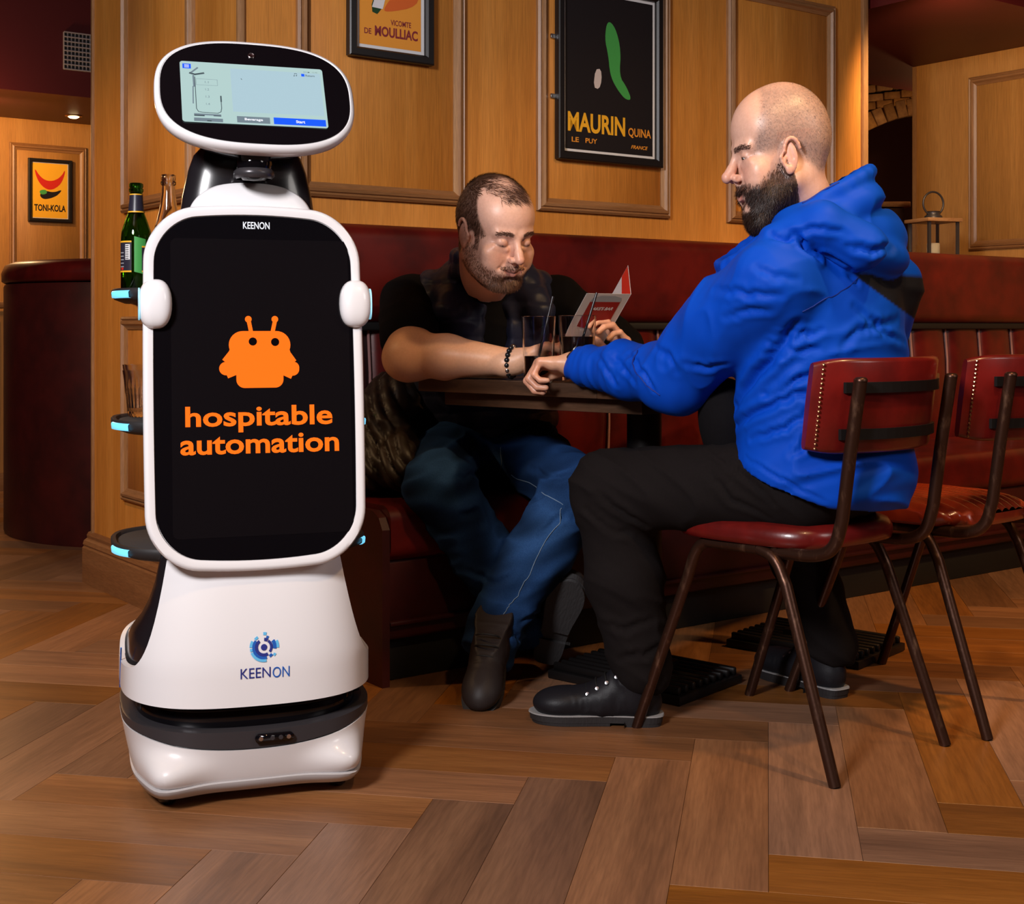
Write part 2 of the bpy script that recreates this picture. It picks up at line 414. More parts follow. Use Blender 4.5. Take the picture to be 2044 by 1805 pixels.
for y0, y1 in ((1.30, 2.62), (.33, .95)):
    panel_field(wl, .372 - .057, .968 - .057, y0, y1, OAK); moulding_frame(wl, .372 - .057, .968 - .057, y0, y1)
# corner beads
box('corner_bead', (.016, 2.76, .014), MOULD, wl, loc=(.004, 1.39, .002), bev=.004)
box('corner_bead', (.022, 2.76, .014), MOULD, wm, loc=(-.004, 1.39, .004), bev=.004)
box('corner_bead', (.030, 2.76, .018), MOULD, wm, loc=(ALL_L - .016, 1.39, .007), bev=.005)
# skirting of the pier
SP = [(0, 0), (.030, 0), (.030, .125), (.024, .130), (.028, .137), (.024, .150), (.012, .158), (.014, .168), (.008, .178), (0, .180)]
def skirting(name, M, x0, x1, m=SKIRT):
    ra = [(x0, h, w_) for w_, h in SP]; rb = [(x1, h, w_) for w_, h in SP]
    v, f = loft([ra, rb]); return struct(mesh(name, v, f, m, None, M, smooth=False))
skirting('baseboard_left', WL, -.03, 1.236 + .026)

# ------------------------------------------------------------------ red leather banquette along the wall
B0, B1 = .134, 4.25
bq = empty('banquette', (0, 0, 0), 0, 'long oxblood leather banquette with channelled back, running along the panelled wall', 'bench')
bq.matrix_world = WM
def extr(name, prof, x0, x1, m, parent, smooth=40):
    ra = [(x0, h, w_) for w_, h in prof]; rb = [(x1, h, w_) for w_, h in prof]
    v, f = loft([ra, rb]); o = mesh(name, v, f, m, parent)
    o.data.set_sharp_from_angle(angle=R(smooth)); return o
def rounded(z0, z1, y0, y1, r, n=6, corners=(1, 1, 1, 1)):
    """profile (z,y) with rounded corners: order back-bottom, front-bottom, front-top, back-top"""
    out = []
    for (cz, cy, a0, on) in ((z0, y0, 180, corners[0]), (z1, y0, 270, corners[1]), (z1, y1, 0, corners[2]), (z0, y1, 90, corners[3])):
        if not on: out.append((cz, cy)); continue
        sz = 1 if cz == z0 else -1; sy = 1 if cy == y0 else -1
        for k in range(n + 1):
            a = R(a0 + 90 * k / n); out.append((cz + sz * r + r * math.cos(a), cy + sy * r + r * math.sin(a)))
    return out
extr('back_roll', rounded(.0, .135, .925, 1.218, .045, 6, (0, 1, 1, 0)), B0, B1, LEATHER, bq)
extr('seam', rounded(.0, .118, .905, .930, .006, 3, (0, 1, 1, 0)), B0, B1, BLACK, bq)
cw = .229; x = B0; k = 0
while x < B1 - .05:
    rings = []
    for t in np.linspace(0, 1, 9):
        bul = .022 * (1 - (2 * t - 1) ** 4)
        rings.append([(x + cw * t, y_, z_) for z_, y_ in ((0, .44), (.085 + bul * .6, .44), (.095 + bul, .60), (.092 + bul, .78), (.08 + bul, .91), (0, .91))])
    v, f = loft(rings); mesh('channel', v, f, LEATHER, bq).data.set_sharp_from_angle(angle=R(70))
    if k: tube('piping', [(x, .45, .098), (x, .60, .104), (x, .78, .101), (x, .905, .090)], .0042, PIPING, bq, 6)
    x += cw; k += 1
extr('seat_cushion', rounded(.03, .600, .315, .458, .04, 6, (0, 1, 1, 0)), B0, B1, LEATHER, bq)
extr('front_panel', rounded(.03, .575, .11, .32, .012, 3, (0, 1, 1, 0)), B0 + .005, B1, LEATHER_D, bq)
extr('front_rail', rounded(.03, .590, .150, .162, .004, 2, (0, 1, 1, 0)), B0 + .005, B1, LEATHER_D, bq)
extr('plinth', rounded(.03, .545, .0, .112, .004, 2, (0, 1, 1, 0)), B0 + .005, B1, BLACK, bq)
vv, ff = outline_prism([(0.0, .0), (.598, .0), (.598, .40), (.58, .43), (.55, .445), (.16, .445), (.145, .6), (.14, 1.18), (.10, 1.218), (0, 1.218)], .022)
o = mesh('end_panel', [(B0 - .024 + q[2], q[1], q[0]) for q in vv], ff, LEATHER_D, bq, smooth=False)
extr('back_board', [(-.03, 0), (-.002, 0), (-.002, 1.2), (-.03, 1.2)], ALL_L + .005, B1, OAK_DIM, bq)

# ------------------------------------------------------------------ snug at the far left
S0 = Vector((-3.14, 8.3, 0)); SM = frame_mat(S0, DV, UP, NV)
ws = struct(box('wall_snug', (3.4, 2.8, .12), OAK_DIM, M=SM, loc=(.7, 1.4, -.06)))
def s_on(px, py, off=0.0):
    p = ray_plane(px, py, S0 + NV * off, NV); q = p - S0; return q.dot(DV), p.z
sx0, sz1 = s_on(18, 287); sx1, _ = s_on(172, 305)
panel_field(ws, sx0, sx1, 1.12, 2.05, OAK_DIM); moulding_frame(ws, sx0, sx1, 1.12, 2.05)
panel_field(ws, sx0 - .85, sx0 - .2, 1.12, 2.05, OAK_DIM); moulding_frame(ws, sx0 - .85, sx0 - .2, 1.12, 2.05)
skirting('baseboard_snug', SM, -.9, 2.2)
struct(box('ceiling_soffit_left', (3.2, .62, 1.02), MAROON, M=SM, loc=(.7, 2.2 + .31, .51)))
gx0, gy0 = s_on(126, 138, 1.02); gx1, gy1 = s_on(200, 74, 1.02)
vg = empty('ceiling_vent', (0, 0, 0), 0, 'small grey grille vent high on the dark red bulkhead at far left', 'vent'); vg.matrix_world = SM
GR = mat('grey_vent_paint', (.30, .27, .28), .5)
box('vent_back', (gx1 - gx0, gy1 - gy0, .006), BLACK, vg, loc=((gx0 + gx1) / 2, (gy0 + gy1) / 2, 1.0245))
for i in range(9):
    yy = gy0 + (gy1 - gy0) * i / 8
    box('slat', (gx1 - gx0, .006, .016), GR, vg, loc=((gx0 + gx1) / 2, yy, 1.034))
for i in range(11):
    xx = gx0 + (gx1 - gx0) * i / 10
    box('bar', (.005, gy1 - gy0, .010), GR, vg, loc=(xx, (gy0 + gy1) / 2, 1.031))
p = ray_plane(147, 231, (0, 0, 2.2), (0, 0, 1))
dl = empty('ceiling_downlight', (p.x, p.y, 2.199), 0, 'small glowing downlight in the dark ceiling at far left', 'light')
lathe('trim_ring', [(.036, -.006), (.050, -.004), (.052, 0), (.034, 0)], BRASS, dl, seg=24)
lathe('bulb', [(.001, -.016), (.022, -.014), (.033, -.006), (.033, -.002)], em('warm_lamp', (1, .72, .35), 9), dl, seg=24)
# curved banquette
cb = empty('curved_banquette', (-1.60, 6.30, 0), 0, 'tall curved dark red leather booth back standing behind the pier at left', 'bench')
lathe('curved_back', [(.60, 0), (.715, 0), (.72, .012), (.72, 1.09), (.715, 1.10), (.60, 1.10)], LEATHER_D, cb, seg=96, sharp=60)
lathe('top_roll', [(.60, 1.105), (.712, 1.105), (.728, 1.115), (.73, 1.15), (.715, 1.185), (.68, 1.20), (.60, 1.20)], LEATHER, cb, seg=96, sharp=60)
lathe('plinth', [(.60, -.0), (.70, -.0), (.70, .02), (.60, .02)], BLACK, cb, seg=64)
# cabinet at the far left edge
p = P(16, 940, 7.55)
cm = frame_mat(Vector((p.x, p.y, 0)), DV, UP, NV)
cab = empty('wooden_cabinet', (0, 0, 0), 0, 'pale oak low cabinet at the left edge of the picture', 'cabinet'); cab.matrix_world = cm
box('body', (.80, .96, .45), OAK_DIM, cab, loc=(-.40, .52, -.225))
box('top', (.86, .035, .50), MOULD_H, cab, loc=(-.38, 1.035, -.225), bev=.006)
box('plinth', (.84, .10, .47), MOULD_H, cab, loc=(-.40, .05, -.225), bev=.006)
moulding_frame(cab, -.74, -.05, .16, .96)

# ------------------------------------------------------------------ alcove at the right
RW0 = Vector((1.99, 6.70, 0)); RM = frame_mat(RW0, NV, UP, -DV)
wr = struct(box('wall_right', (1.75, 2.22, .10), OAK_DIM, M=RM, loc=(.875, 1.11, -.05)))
def r_on(px, py):
    p = ray_plane(px, py, RW0, DV); q = p - RW0; return q.dot(NV), p.z
rx0, rz1 = r_on(1936, 156); _, rz0 = r_on(1936, 500)
panel_field(wr, rx0, rx0 + .72, rz0, rz1, OAK_DIM); moulding_frame(wr, rx0, rx0 + .72, rz0, rz1)
box('corner_bead', (.02, 2.2, .014), MOULD, wr, loc=(.008, 1.1, .004), bev=.004)
struct(box('ceiling_soffit_right', (2.9, .56, 1.5), REDP, M=WM, loc=(ALL_L + .03 + 1.45, 2.2 + .281, -.37)))
# brick arch seen through the gap
AY = 8.6
def a_on(px, py): q = P(px, py, AY); return q.x, q.z
ax0, _ = a_on(1700, 0); ax1, _ = a_on(1880, 0)
ab = struct(mesh('wall_arch', *outline_prism([(ax0, a_on(0, 268)[1])] + [(a_on(u_, 0)[0], a_on(0, v_ - 1)[1]) for u_, v_ in ((1722, 257), (1762, 239), (1806, 226), (1870, 219))] + [(ax1 + .3, 2.30), (ax1 + .3, 2.7), (ax0, 2.7)], .1), MORTAR, None, Matrix.Translation((0, AY + .1, 0)) @ Matrix.Rotation(R(90), 4, 'X'), False))
wa = struct(box('wall_arch_side', (1.2, 2.7, .1), MAROON, M=Matrix.Translation((0, 0, 0)), loc=(2.6, AY + .6, 1.35)))
bv = None
arc = [(1722, 258), (1741, 249), (1762, 240), (1785, 232), (1806, 227), (1827, 224), (1848, 222), (1870, 221)]
AMi = (Matrix.Translation((0, AY + .1, 0)) @ Matrix.Rotation(R(90), 4, 'X')).inverted()
for i, (a, b) in enumerate(zip(arc, arc[1:])):
    c = P((a[0] + b[0]) / 2, (a[1] + b[1]) / 2 - 10, AY - .03)
    ang = math.atan2(-(b[1] - a[1]), (b[0] - a[0]))
    o = box('brick', (.064, .10, .105), BRICK, ab, AMi @ Matrix.Translation(c) @ Matrix.Rotation(-ang, 4, 'Y'), bev=.005, seg=1)
for r_ in range(3):
    for i in range(5):
        c = P(1728 + i * 34 + (r_ % 2) * 15, 214 - r_ * 17 - i * 4.4, AY - .025)
        o = box('brick', (.100, .10, .046), BRICK, ab, AMi @ Matrix.Translation(c) @ Matrix.Rotation(R(-4), 4, 'Y'), bev=.004, seg=1)
# dark counter seen through the gap
p = P(1768, 400, 7.6); q = P(1816, 400, 7.6)
ct = empty('back_counter', (p.x, 7.6, 0), 0, 'dark red counter with a pale wooden top, glimpsed behind the blue hood', 'counter')
box('body', (q.x - p.x + .3, .4, 1.58), LEATHER_D, ct, loc=((q.x - p.x) / 2 - .18, .2, .79))
box('top', (q.x - p.x + .34, .44, .03), MOULD, ct, loc=((q.x - p.x) / 2 - .17, .2, 1.60), bev=.005)

# lantern on the ledge behind the banquette
lp = P(1863, 512, 5.95)
lt = empty('lantern', (lp.x, lp.y, lp.z - .03), R(18), 'small glass lantern with a ring handle, standing behind the right end of the bench', 'lantern')
for sx in (-1, 1):
    for sy in (-1, 1): box('post', (.012, .012, .165), mat('lantern_metal', (.07, .06, .06), .4, metal=.6) if sx == sy == -1 else D.materials['lantern_metal'], lt, loc=(sx * .072, sy * .072, .0975))
LMT = D.materials['lantern_metal']
box('base', (.170, .170, .018), LMT, lt, loc=(0, 0, .009), bev=.003)
box('roof', (.178, .178, .016), MOULD, lt, loc=(0, 0, .186), bev=.003)
lathe('cap', [(.040, .194), (.038, .206), (.028, .215), (.028, .226), (.03, .228)], LMT, lt, seg=24)
tube('handle', [(.052 * math.sin(a), 0, .262 - .052 * math.cos(a)) for a in np.linspace(.5, 2 * math.pi - .5, 26)], .0045, LMT, lt, 8)
for k in range(4):
    a = k * math.pi / 2
    o = box('pane', (.132, .003, .155), GLASS, lt, M=Matrix.Rotation(a, 4, 'Z') @ Matrix.Translation((0, -.070, .0975)))
lathe('candle', [(.026, .018), (.027, .022), (.027, .085), (.024, .088), (.006, .086)], mat('candle_wax', (.75, .66, .5), .5), lt, seg=24)
mesh_ledge = struct(box('trim_1', (1.3, .03, .26), MOULD_H, M=WM, loc=(ALL_L + .70, lp.z - .03 - .016, -.135 - .02)))

# ------------------------------------------------------------------ framed posters
def poster(name, x0, x1, y0, y1, WMt, label, base_col, border=.018, fw=.028):
    """frame in the wall plane; returns (root, matrix at the paper's lower left, inner width, inner height)"""
    cx, cy = (x0 + x1) / 2, (y0 + y1) / 2; w_, h_ = (x1 - x0), (y1 - y0)
    rt = empty(name, (0, 0, 0), 0, label, 'poster', 'framed drinks posters'); rt.matrix_world = WMt @ Matrix.Translation((cx, cy, .012))
    pr = [(0, 0), (0, .022), (.004, .025), (fw - .006, .025), (fw, .018), (fw, 0)]
    cs = [(-w_ / 2, -h_ / 2, 1, 1), (w_ / 2, -h_ / 2, -1, 1), (w_ / 2, h_ / 2, -1, -1), (-w_ / 2, h_ / 2, 1, -1)]
    rings = [[(c[0] + c[2] * a, c[1] + c[3] * a, h) for a, h in pr] for c in cs]; rings.append(rings[0])
    v, f = loft(rings, cap0=False, cap1=False); o = mesh('frame', v, f, FRAME, rt, smooth=False)
    iw, ih = w_ / 2 - fw, h_ / 2 - fw
    box('backing', (2 * iw + .01, 2 * ih + .01, .004), INK['black'], rt, loc=(0, 0, .004))
    PM = Matrix.Translation((-iw, -ih, .0075))
    flat('mount', [[(0, 0), (2 * iw, 0), (2 * iw, 2 * ih), (0, 2 * ih)]], PM, INK['white'], rt, .0)
    b = border
    flat('print', [[(b, b), (2 * iw - b, b), (2 * iw - b, 2 * ih - b), (b, 2 * ih - b)]], PM, base_col, rt, .0006)
    return rt, PM, 2 * iw, 2 * ih
def w_on(px, py):
    p = ray_plane(px, py, W0, NV); q = p - W0; return q.dot(DV), p.z
def blob(pts, it=2):
    pts = [Vector((a, b)) for a, b in pts]
    for _ in range(it):
        q = []
        for i in range(len(pts)):
            a, b = pts[i], pts[(i + 1) % len(pts)]; q += [a * .75 + b * .25, a * .25 + b * .75]
        pts = q
    return [(p.x, p.y) for p in pts]
# poster with the abstract green shape on black
a0, b0 = w_on(1103, 318); a1, _ = w_on(1311, 330); _, bt = w_on(1311, -6)
rt, PM, iw, ih = poster('framed_poster', a0, a1, b0, bt, WM, 'large black framed poster with a green shape and big yellow lettering on black', INK['black'], .010)
def fr(pts): return [(a * iw, b * ih) for a, b in pts]
flat('green_shape', [blob(fr([(.47, .84), (.56, .80), (.62, .66), (.60, .50), (.68, .44), (.74, .36), (.66, .36), (.56, .43), (.50, .50), (.48, .62), (.44, .72)]))], PM, INK['green'], rt, .0012)
flat('red_shape', [blob(fr([(.34, .52), (.40, .53), (.41, .46), (.38, .40), (.32, .41)]), 1)], PM, INK['cream'], rt, .0012)
text('lettering', 'MAURIN', PM, .05 * iw, .125 * ih, .665 * iw, .245 * ih, INK['yellow'], rt, .03, lift=.0014)
text('lettering', 'QUINA', PM, .70 * iw, .122 * ih, .955 * iw, .185 * ih, INK['amber'], rt, .02, lift=.0014)
text('lettering', 'LE', PM, .09 * iw, .062 * ih, .165 * iw, .092 * ih, INK['amber'], rt, .02, lift=.0014); text('lettering', 'PUY', PM, .235 * iw, .062 * ih, .36 * iw, .092 * ih, INK['amber'], rt, .02, lift=.0014)
text('lettering', 'FRANCE', PM, .73 * iw, .055 * ih, .92 * iw, .078 * ih, INK['amber'], rt, .02, .3, lift=.0014)
for hy in (.30, .72): box('hinge', (.022, .016, .008), SILVER, rt, loc=(-(a1 - a0) / 2 - .006, (hy - .5) * (bt - b0) * .78, -.002), bev=.003)
# orange poster
a0, b0 = w_on(687, 112); a1, _ = w_on(855, 126)
rt, PM, iw, ih = poster('framed_poster', a0, a1, b0, b0 + .60, WM, 'black framed orange and maroon poster cut off by the top edge of the picture', INK['orange'], .012)
hh = ih
flat('smear', [blob([(.42 * iw, .085 + .03), (.92 * iw, .15), (.9 * iw, .21), (.6 * iw, .19), (.4 * iw, .13)])], PM, INK['rust'], rt, .0010)
flat('bottle_shape', [blob([(.20 * iw, .115), (.34 * iw, .105), (.46 * iw, .19), (.44 * iw, .26), (.38 * iw, .26), (.30 * iw, .19)], 1)], PM, INK['dgreen'], rt, .0012)
flat('label_patch', [[(.23 * iw, .127), (.385 * iw, .125), (.42 * iw, .155), (.275 * iw, .160)]], PM, INK['white'], rt, .0014)
text('lettering', 'VICOMTE', PM, .50 * iw, .080, .80 * iw, .097, INK['purple'], rt, .015, lift=.0014)
text('lettering', 'DE', PM, .12 * iw, .045, .22 * iw, .062, INK['purple'], rt, .015, lift=.0014)
text('lettering', 'MOULLIAC', PM, .27 * iw, .042, .90 * iw, .073, INK['purple'], rt, .03, lift=.0014)
# small yellow poster in the snug
a0, b0 = s_on(54, 442); a1, b1 = s_on(141, 322)
rt, PM, iw, ih = poster('framed_poster', a0, a1, b0, b1, SM, 'small black framed yellow and red poster on the far left wall', INK['yellow'], .004, .022)
flat('red_shape', [blob(fr([(.05, .92), (.25, .72), (.5, .66), (.78, .74), (.94, .93), (.84, .66), (.60, .52), (.38, .52), (.16, .66)]))], PM, INK['red'], rt, .0012)
flat('dark_shape', [blob(fr([(.2, .42), (.35, .5), (.6, .47), (.85, .54), (.7, .42), (.5, .36), (.3, .34)]))], PM, INK['black'], rt, .0014)
flat('green_patch', [blob(fr([(.2, .50), (.4, .52), (.42, .44), (.24, .42)]))], PM, INK['green'], rt, .0016)
text('lettering', 'TONI-KOLA', PM, .07 * iw, .13 * ih, .93 * iw, .25 * ih, INK['black'], rt, .03, lift=.0016)
text('lettering', 'SAPORE & APERITIF', PM, .15 * iw, .07 * ih, .85 * iw, .10 * ih, INK['rust'], rt, lift=.0016) if False else None

# ================================================================== SERVICE ROBOT
RO = Vector((-.56, 2.82, 0)); RA = R(18.4)
RX = Vector((math.cos(RA), math.sin(RA), 0)); RY = Vector((-math.sin(RA), math.cos(RA), 0))   # local right, local back
rb = empty('service_robot', RO, RA, 'tall white serving robot with a black front display and an oval screen head', 'robot')
def superr(th, a, b, n): return (abs(math.cos(th) / a) ** n + abs(math.sin(th) / b) ** n) ** (-1 / n)
NS = 120
THS = [2 * math.pi * k / NS for k in range(NS)]
def sring(a, b, z, n=3.0, y0=0.0, bump=0.0, bz=1.0):
    out = []
    for th in THS:
        r_ = superr(th, a, b, n); x, y = r_ * math.cos(th), r_ * math.sin(th)
        if bump and y < 0:
            g = math.exp(-((abs(x) - .158) / .047) ** 2) * min(1, max(0, -y / .12))
            y -= bump * g; x += math.copysign(bump * .55 * g, x)
        out.append((x, y + y0, z))
    return out
def bumpz(z):
    pass
    return .046 * math.exp(-(abs(z - .066) / .040) ** 2.4)
# lower bumper shell
rings = [sring(.216, .216, .040, 3.2, 0, .034)]
def dipped(ring, t):
    out = []
    for x, y, z in ring:
        fr_ = max(0, min(1, (-y - .08) / .14)); e = max(0, 1 - (x / .24) ** 2); top = .139 - .030 * fr_ * e
        out.append((x, y, .046 + (top - .046) * t))
    return out
for t in np.linspace(0, 1, 14): z = .046 + .088 * t; rings.append(dipped(sring(.224 + .0225 * t ** .8, .223 + .0195 * t ** .8, z, 3.1, 0, bumpz(z)), t))
rings.append(dipped(sring(.240, .236, .134, 3.1), 1.0))
v, f = loft(rings); o = mesh('bumper_shell', v, f, WHITE_L, rb); o.data.set_sharp_from_angle(angle=R(50))
rings = [sring(.200, .200, .022, 3.2, 0, .030), sring(.216, .215, .025, 3.2, 0, .036), sring(.2275, .2265, .040, 3.2, 0, .042), sring(.2285, .2275, .0455, 3.2, 0, .043), sring(.222, .221, .048, 3.2, 0, .042)]
v, f = loft(rings); mesh('skirt', v, f, SKIRTP, rb).data.set_sharp_from_angle(angle=R(50))
# graphite strip and recessed black sensor slot; the strip dips at the front
def bandring(s, base, dip, inset=0.0, n=3.1):
    out = []
    for th in THS:
        r_ = superr(th, .2465 - inset, .2425 - inset, n); x, y = r_ * math.cos(th), r_ * math.sin(th)
        fr_ = max(0, min(1, (-y - .08) / .14)); e = max(0, 1 - (x / .24) ** 2)
        out.append((x, y, base - dip * fr_ * e))
    return out
v, f = loft([bandring(0, .140, .030, .004), bandring(0, .142, .030), bandring(0, .157, .012), bandring(0, .158, .012, .004), bandring(0, .158, .012, .03)], cap0=False, cap1=False)
mesh('sensor_strip', v, f, DGREY, rb).data.set_sharp_from_angle(angle=R(40))
v, f = loft([sring(.220, .216, .120, 3.1), sring(.220, .216, .205, 3.1)]); mesh('sensor_slot', v, f, BLACKG, rb)
v, f = loft([bandring(0, .126, .022, .0045), bandring(0, .1405, .030, .0035)], cap0=True, cap1=False); mesh('strip_backing', v, f, BLACKP, rb)
for sx in (-1, 1):
    lathe('side_lidar', [(.0, -.02), (.014, -.02), (.014, .018), (.009, .022), (0, .022)], DGREY, rb, Matrix.Translation((sx * .205, -.085, .176)) @ Matrix.Rotation(R(-90), 4, 'Y') if sx > 0 else Matrix.Translation((-.205, -.085, .176)) @ Matrix.Rotation(R(90), 4, 'X'), 24)
rings = [[(q[0], q[1], z) for q in rrect(.037, .0085, .0083, 6)] for z in (0, .006)]
SM_ = Matrix.Translation((.028, -.2440, .1300)) @ Matrix.Rotation(R(90), 4, 'X')
v, f = loft(rings); dc = mesh('depth_camera', v, f, BLACKG, rb, SM_)
for cx_ in (-.026, -.004, .012, .027): lathe('lens', [(0, .0062), (.0045, .0062), (.004, .0068), (0, .0068)], DGREY if abs(cx_) < .02 else SILVER, dc, Matrix.Translation((cx_, 0, 0)), 16)
# upper shell: low rim round the base, high apron at the front
def ztop(x, y):
    side = .262 + .030 * max(0, (y - .02) / .22) - .010 * math.exp(-((y + .05) / .10) ** 2)
    if y > -.02: return side
    ax = abs(x); t = max(0, min(1, (.243 - ax) / .063)); hi = side + (.468 - side) * (t ** 2.6 if t < 1 else 1)
    k = min(1, max(0, (-y - .02) / .08)); return side + (hi - side) * k
def shell_pt(th, s):
    r_ = superr(th, .248, .2445, 3.1); x, y = r_ * math.cos(th), r_ * math.sin(th)
    z0 = .198 - .014 * max(0, min(1, (-y - .08) / .14)) * max(0, 1 - (x / .24) ** 2) * .4; z1 = ztop(x, y); z = z0 + (z1 - z0) * s
    lean = max(0, z - .27) / .2
    if y < 0: y += .036 * lean ** 1.2; x *= 1 - .05 * lean
    else: y -= .05 * max(0, z - .24); x *= 1 - .3 * max(0, z - .24)
    if y < 0: x *= 1 - .02 * lean
    return Vector((x, y, z))
TH2 = [2 * math.pi * k / 240 for k in range(240)]
rings = [[shell_pt(th, s) for th in TH2] for s in np.linspace(0, 1, 16)]
inn = []
for q in rings[-1]:
    c = Vector((0, 0, q.z)); dd = (q - c); dd.z = 0; inn.append(q - dd.normalized() * .010 + Vector((0, 0, .002)))
inn2 = [q - Vector((q.x, q.y, 0)).normalized() * .006 - Vector((0, 0, .012)) for q in inn]
bot = [Vector((q.x * .97, q.y * .97, q.z + .003)) for q in rings[0]]
v, f = loft([bot] + rings + [inn, inn2], cap0=False, cap1=False)
us = mesh('front_shell', v, f, WHITE, rb); us.data.set_sharp_from_angle(angle=R(60))
# dark liner that sweeps from the tray bay down into the base
rings = []
for z, a, yb in ((.20, .232, .225), (.255, .234, .220), (.275, .232, .21), (.29, .230, .19), (.31, .222, .15), (.335, .208, .10), (.37, .194, .05), (.41, .184, .0), (.46, .176, -.05), (.52, .165, -.10)):
    yf = -.205 + max(0, z - .25) * .16; b = (yb - yf) / 2; rings.append(sring(a, b, z, 2.8, (yb + yf) / 2))
v, f = loft(rings); mesh('inner_liner', v, f, BLACKP, rb).data.set_sharp_from_angle(angle=R(60))
# column behind the display, its bell-shaped top showing above
rings = []
for z, a in ((.50, .150), (.8, .150), (1.05, .142), (1.12, .138), (1.18, .130), (1.23, .119), (1.262, .108), (1.285, .088), (1.297, .055), (1.300, .01)):
    yc = -.09 + (z - .5) * .03; b = .055 if z < 1.2 else .055 * (a / .13)
    rings.append(sring(a, b, z, 2.6, yc))
v, f = loft(rings); mesh('rear_column', v, f, BLACKP, rb).data.set_sharp_from_angle(angle=R(60))
# rear handle post
tube('rear_post', smooth_path([(-.11, .235, .26), (-.11, .225, .6), (-.10, .22, .74), (.10, .22, .74), (.11, .225, .6), (.11, .235, .26)], 3), .014, BLACKP, rb)
# display panel: frame, glass, and what it shows
PB = Vector((0, -.228, .452)); PT = Vector((0, -.149, 1.153)); pu = (PT - PB).normalized(); pn = Vector((1, 0, 0)).cross(pu)   # outward (front)
PMl = frame_mat((PB + PT) / 2, Vector((1, 0, 0)), pu, pn); PH = (PT - PB).length / 2
RM_ = Matrix.Translation(RO) @ Matrix.Rotation(RA, 4, 'Z'); PMw = RM_ @ PMl
def prow(w_, h_, r_, z, bw): return [(q[0], q[1], z) for q in rrect(w_, h_, r_, 14, bw)]
bw = (.016, .004)
rings = [prow(.190, PH - .032, .085, -.024, bw), prow(.203, PH - .018, .092, -.018, bw), prow(.209, PH - .013, .096, -.004, bw), prow(.209, PH - .013, .096, .006, bw), prow(.206, PH - .016, .093, .012, bw), prow(.200, PH - .022, .088, .0135, bw), prow(.1905, PH - .032, .080, .011, bw), prow(.189, PH - .034, .079, .006, bw)]
v, f = loft(rings); dpn = mesh('display_panel', v, f, WHITE, rb, PMl); dpn.data.set_sharp_from_angle(angle=R(50))
rings = [prow(.1888, PH - .0342, .079, .002, bw), prow(.1888, PH - .0342, .079, .0098, bw)]
v, f = loft(rings); gl = mesh('display_glass', v, f, BLACKG, dpn); gl.data.set_sharp_from_angle(angle=R(50))
# panel-plane coordinates of a point seen at (px, py)
PMwi = PMw.inverted()
def pxy(px, py):
    q = PMwi @ ray_plane(px, py, PMw @ Vector((0, 0, .010)), PMw.to_3x3() @ Vector((0, 0, 1))); return q.x, q.y
GL = Matrix.Translation((0, 0, .0099))
def pbox(x0, y0, x1, y1): a = pxy(x0, y1); b = pxy(x1, y0); return a[0], a[1], b[0], b[1]
SCR = mat('display_area', (.0055, .0045, .0055), .09)
a = pxy(345, 1078); b = pxy(693, 482)
flat('screen_area', [[(q[0], q[1]) for q in [((a[0] + b[0]) / 2 + x, (a[1] + b[1]) / 2 + y) for x, y in rrect((b[0] - a[0]) / 2, (b[1] - a[1]) / 2, .012, 4)]]], GL, SCR, dpn, .0003)
x0, y0, x1, y1 = pbox(485, 444, 538, 457); text('panel_lettering', 'KEENON', GL, x0, y0, x1, y1, EM_WHITE, dpn, .015)
x0, y0, x1, y1 = pbox(370, 807, 663, 866); text('screen_lettering', 'hospitable', GL, x0, y0, x1, y1, EM_ORANGE, dpn, .022, lift=.0009)
x0, y0, x1, y1 = pbox(360, 862, 676, 910); text('screen_lettering', 'automation', GL, x0, y0, x1, y1, EM_ORANGE, dpn, .022, lift=.0009)
def cc(px, py, rpx):
    a = pxy(px, py); return disc(a[0], a[1], rpx * .00100, 28)
def rr(x0, y0, x1, y1, r_):
    a = pxy(x0, y1); b = pxy(x1, y0); w2, h2 = (b[0] - a[0]) / 2, (b[1] - a[1]) / 2
    return [((a[0] + b[0]) / 2 + x, (a[1] + b[1]) / 2 + y) for x, y in rrect(w2, h2, min(r_ * .001, w2 * .99, h2 * .99), 8)]
def bar(xa, ya, xb, yb, r_):
    a = Vector(pxy(xa, ya)); b = Vector(pxy(xb, yb)); t = (b - a).normalized(); n_ = Vector((-t.y, t.x)) * r_ * .001
    return [tuple(a - n_), tuple(b - n_), tuple(b + n_), tuple(a + n_)]
flat('screen_emblem', [rr(457, 661, 579, 717, 32), rr(457, 690, 579, 735, 14), rr(438, 722, 597, 748, 13), rr(472, 715, 565, 775, 16), cc(451, 736, 13), cc(584, 737, 13), bar(457, 722, 472, 700, 5), bar(579, 722, 566, 700, 5),
    bar(451, 724, 470, 700, 9), bar(584, 725, 566, 700, 9), bar(452, 748, 476, 738, 8), bar(584, 749, 560, 738, 8),
    bar(496, 639, 502, 668, 4), bar(549, 639, 543, 668, 4), cc(495.5, 637.5, 6.5), cc(548.5, 637.5, 6.5)], GL, EM_ORANGE, dpn, .0008)
flat('emblem_eye', [cc(504.5, 682, 8)], GL, BLACKG, dpn, .0014); flat('emblem_eye', [cc(549, 683, 8)], GL, BLACKG, dpn, .0014)
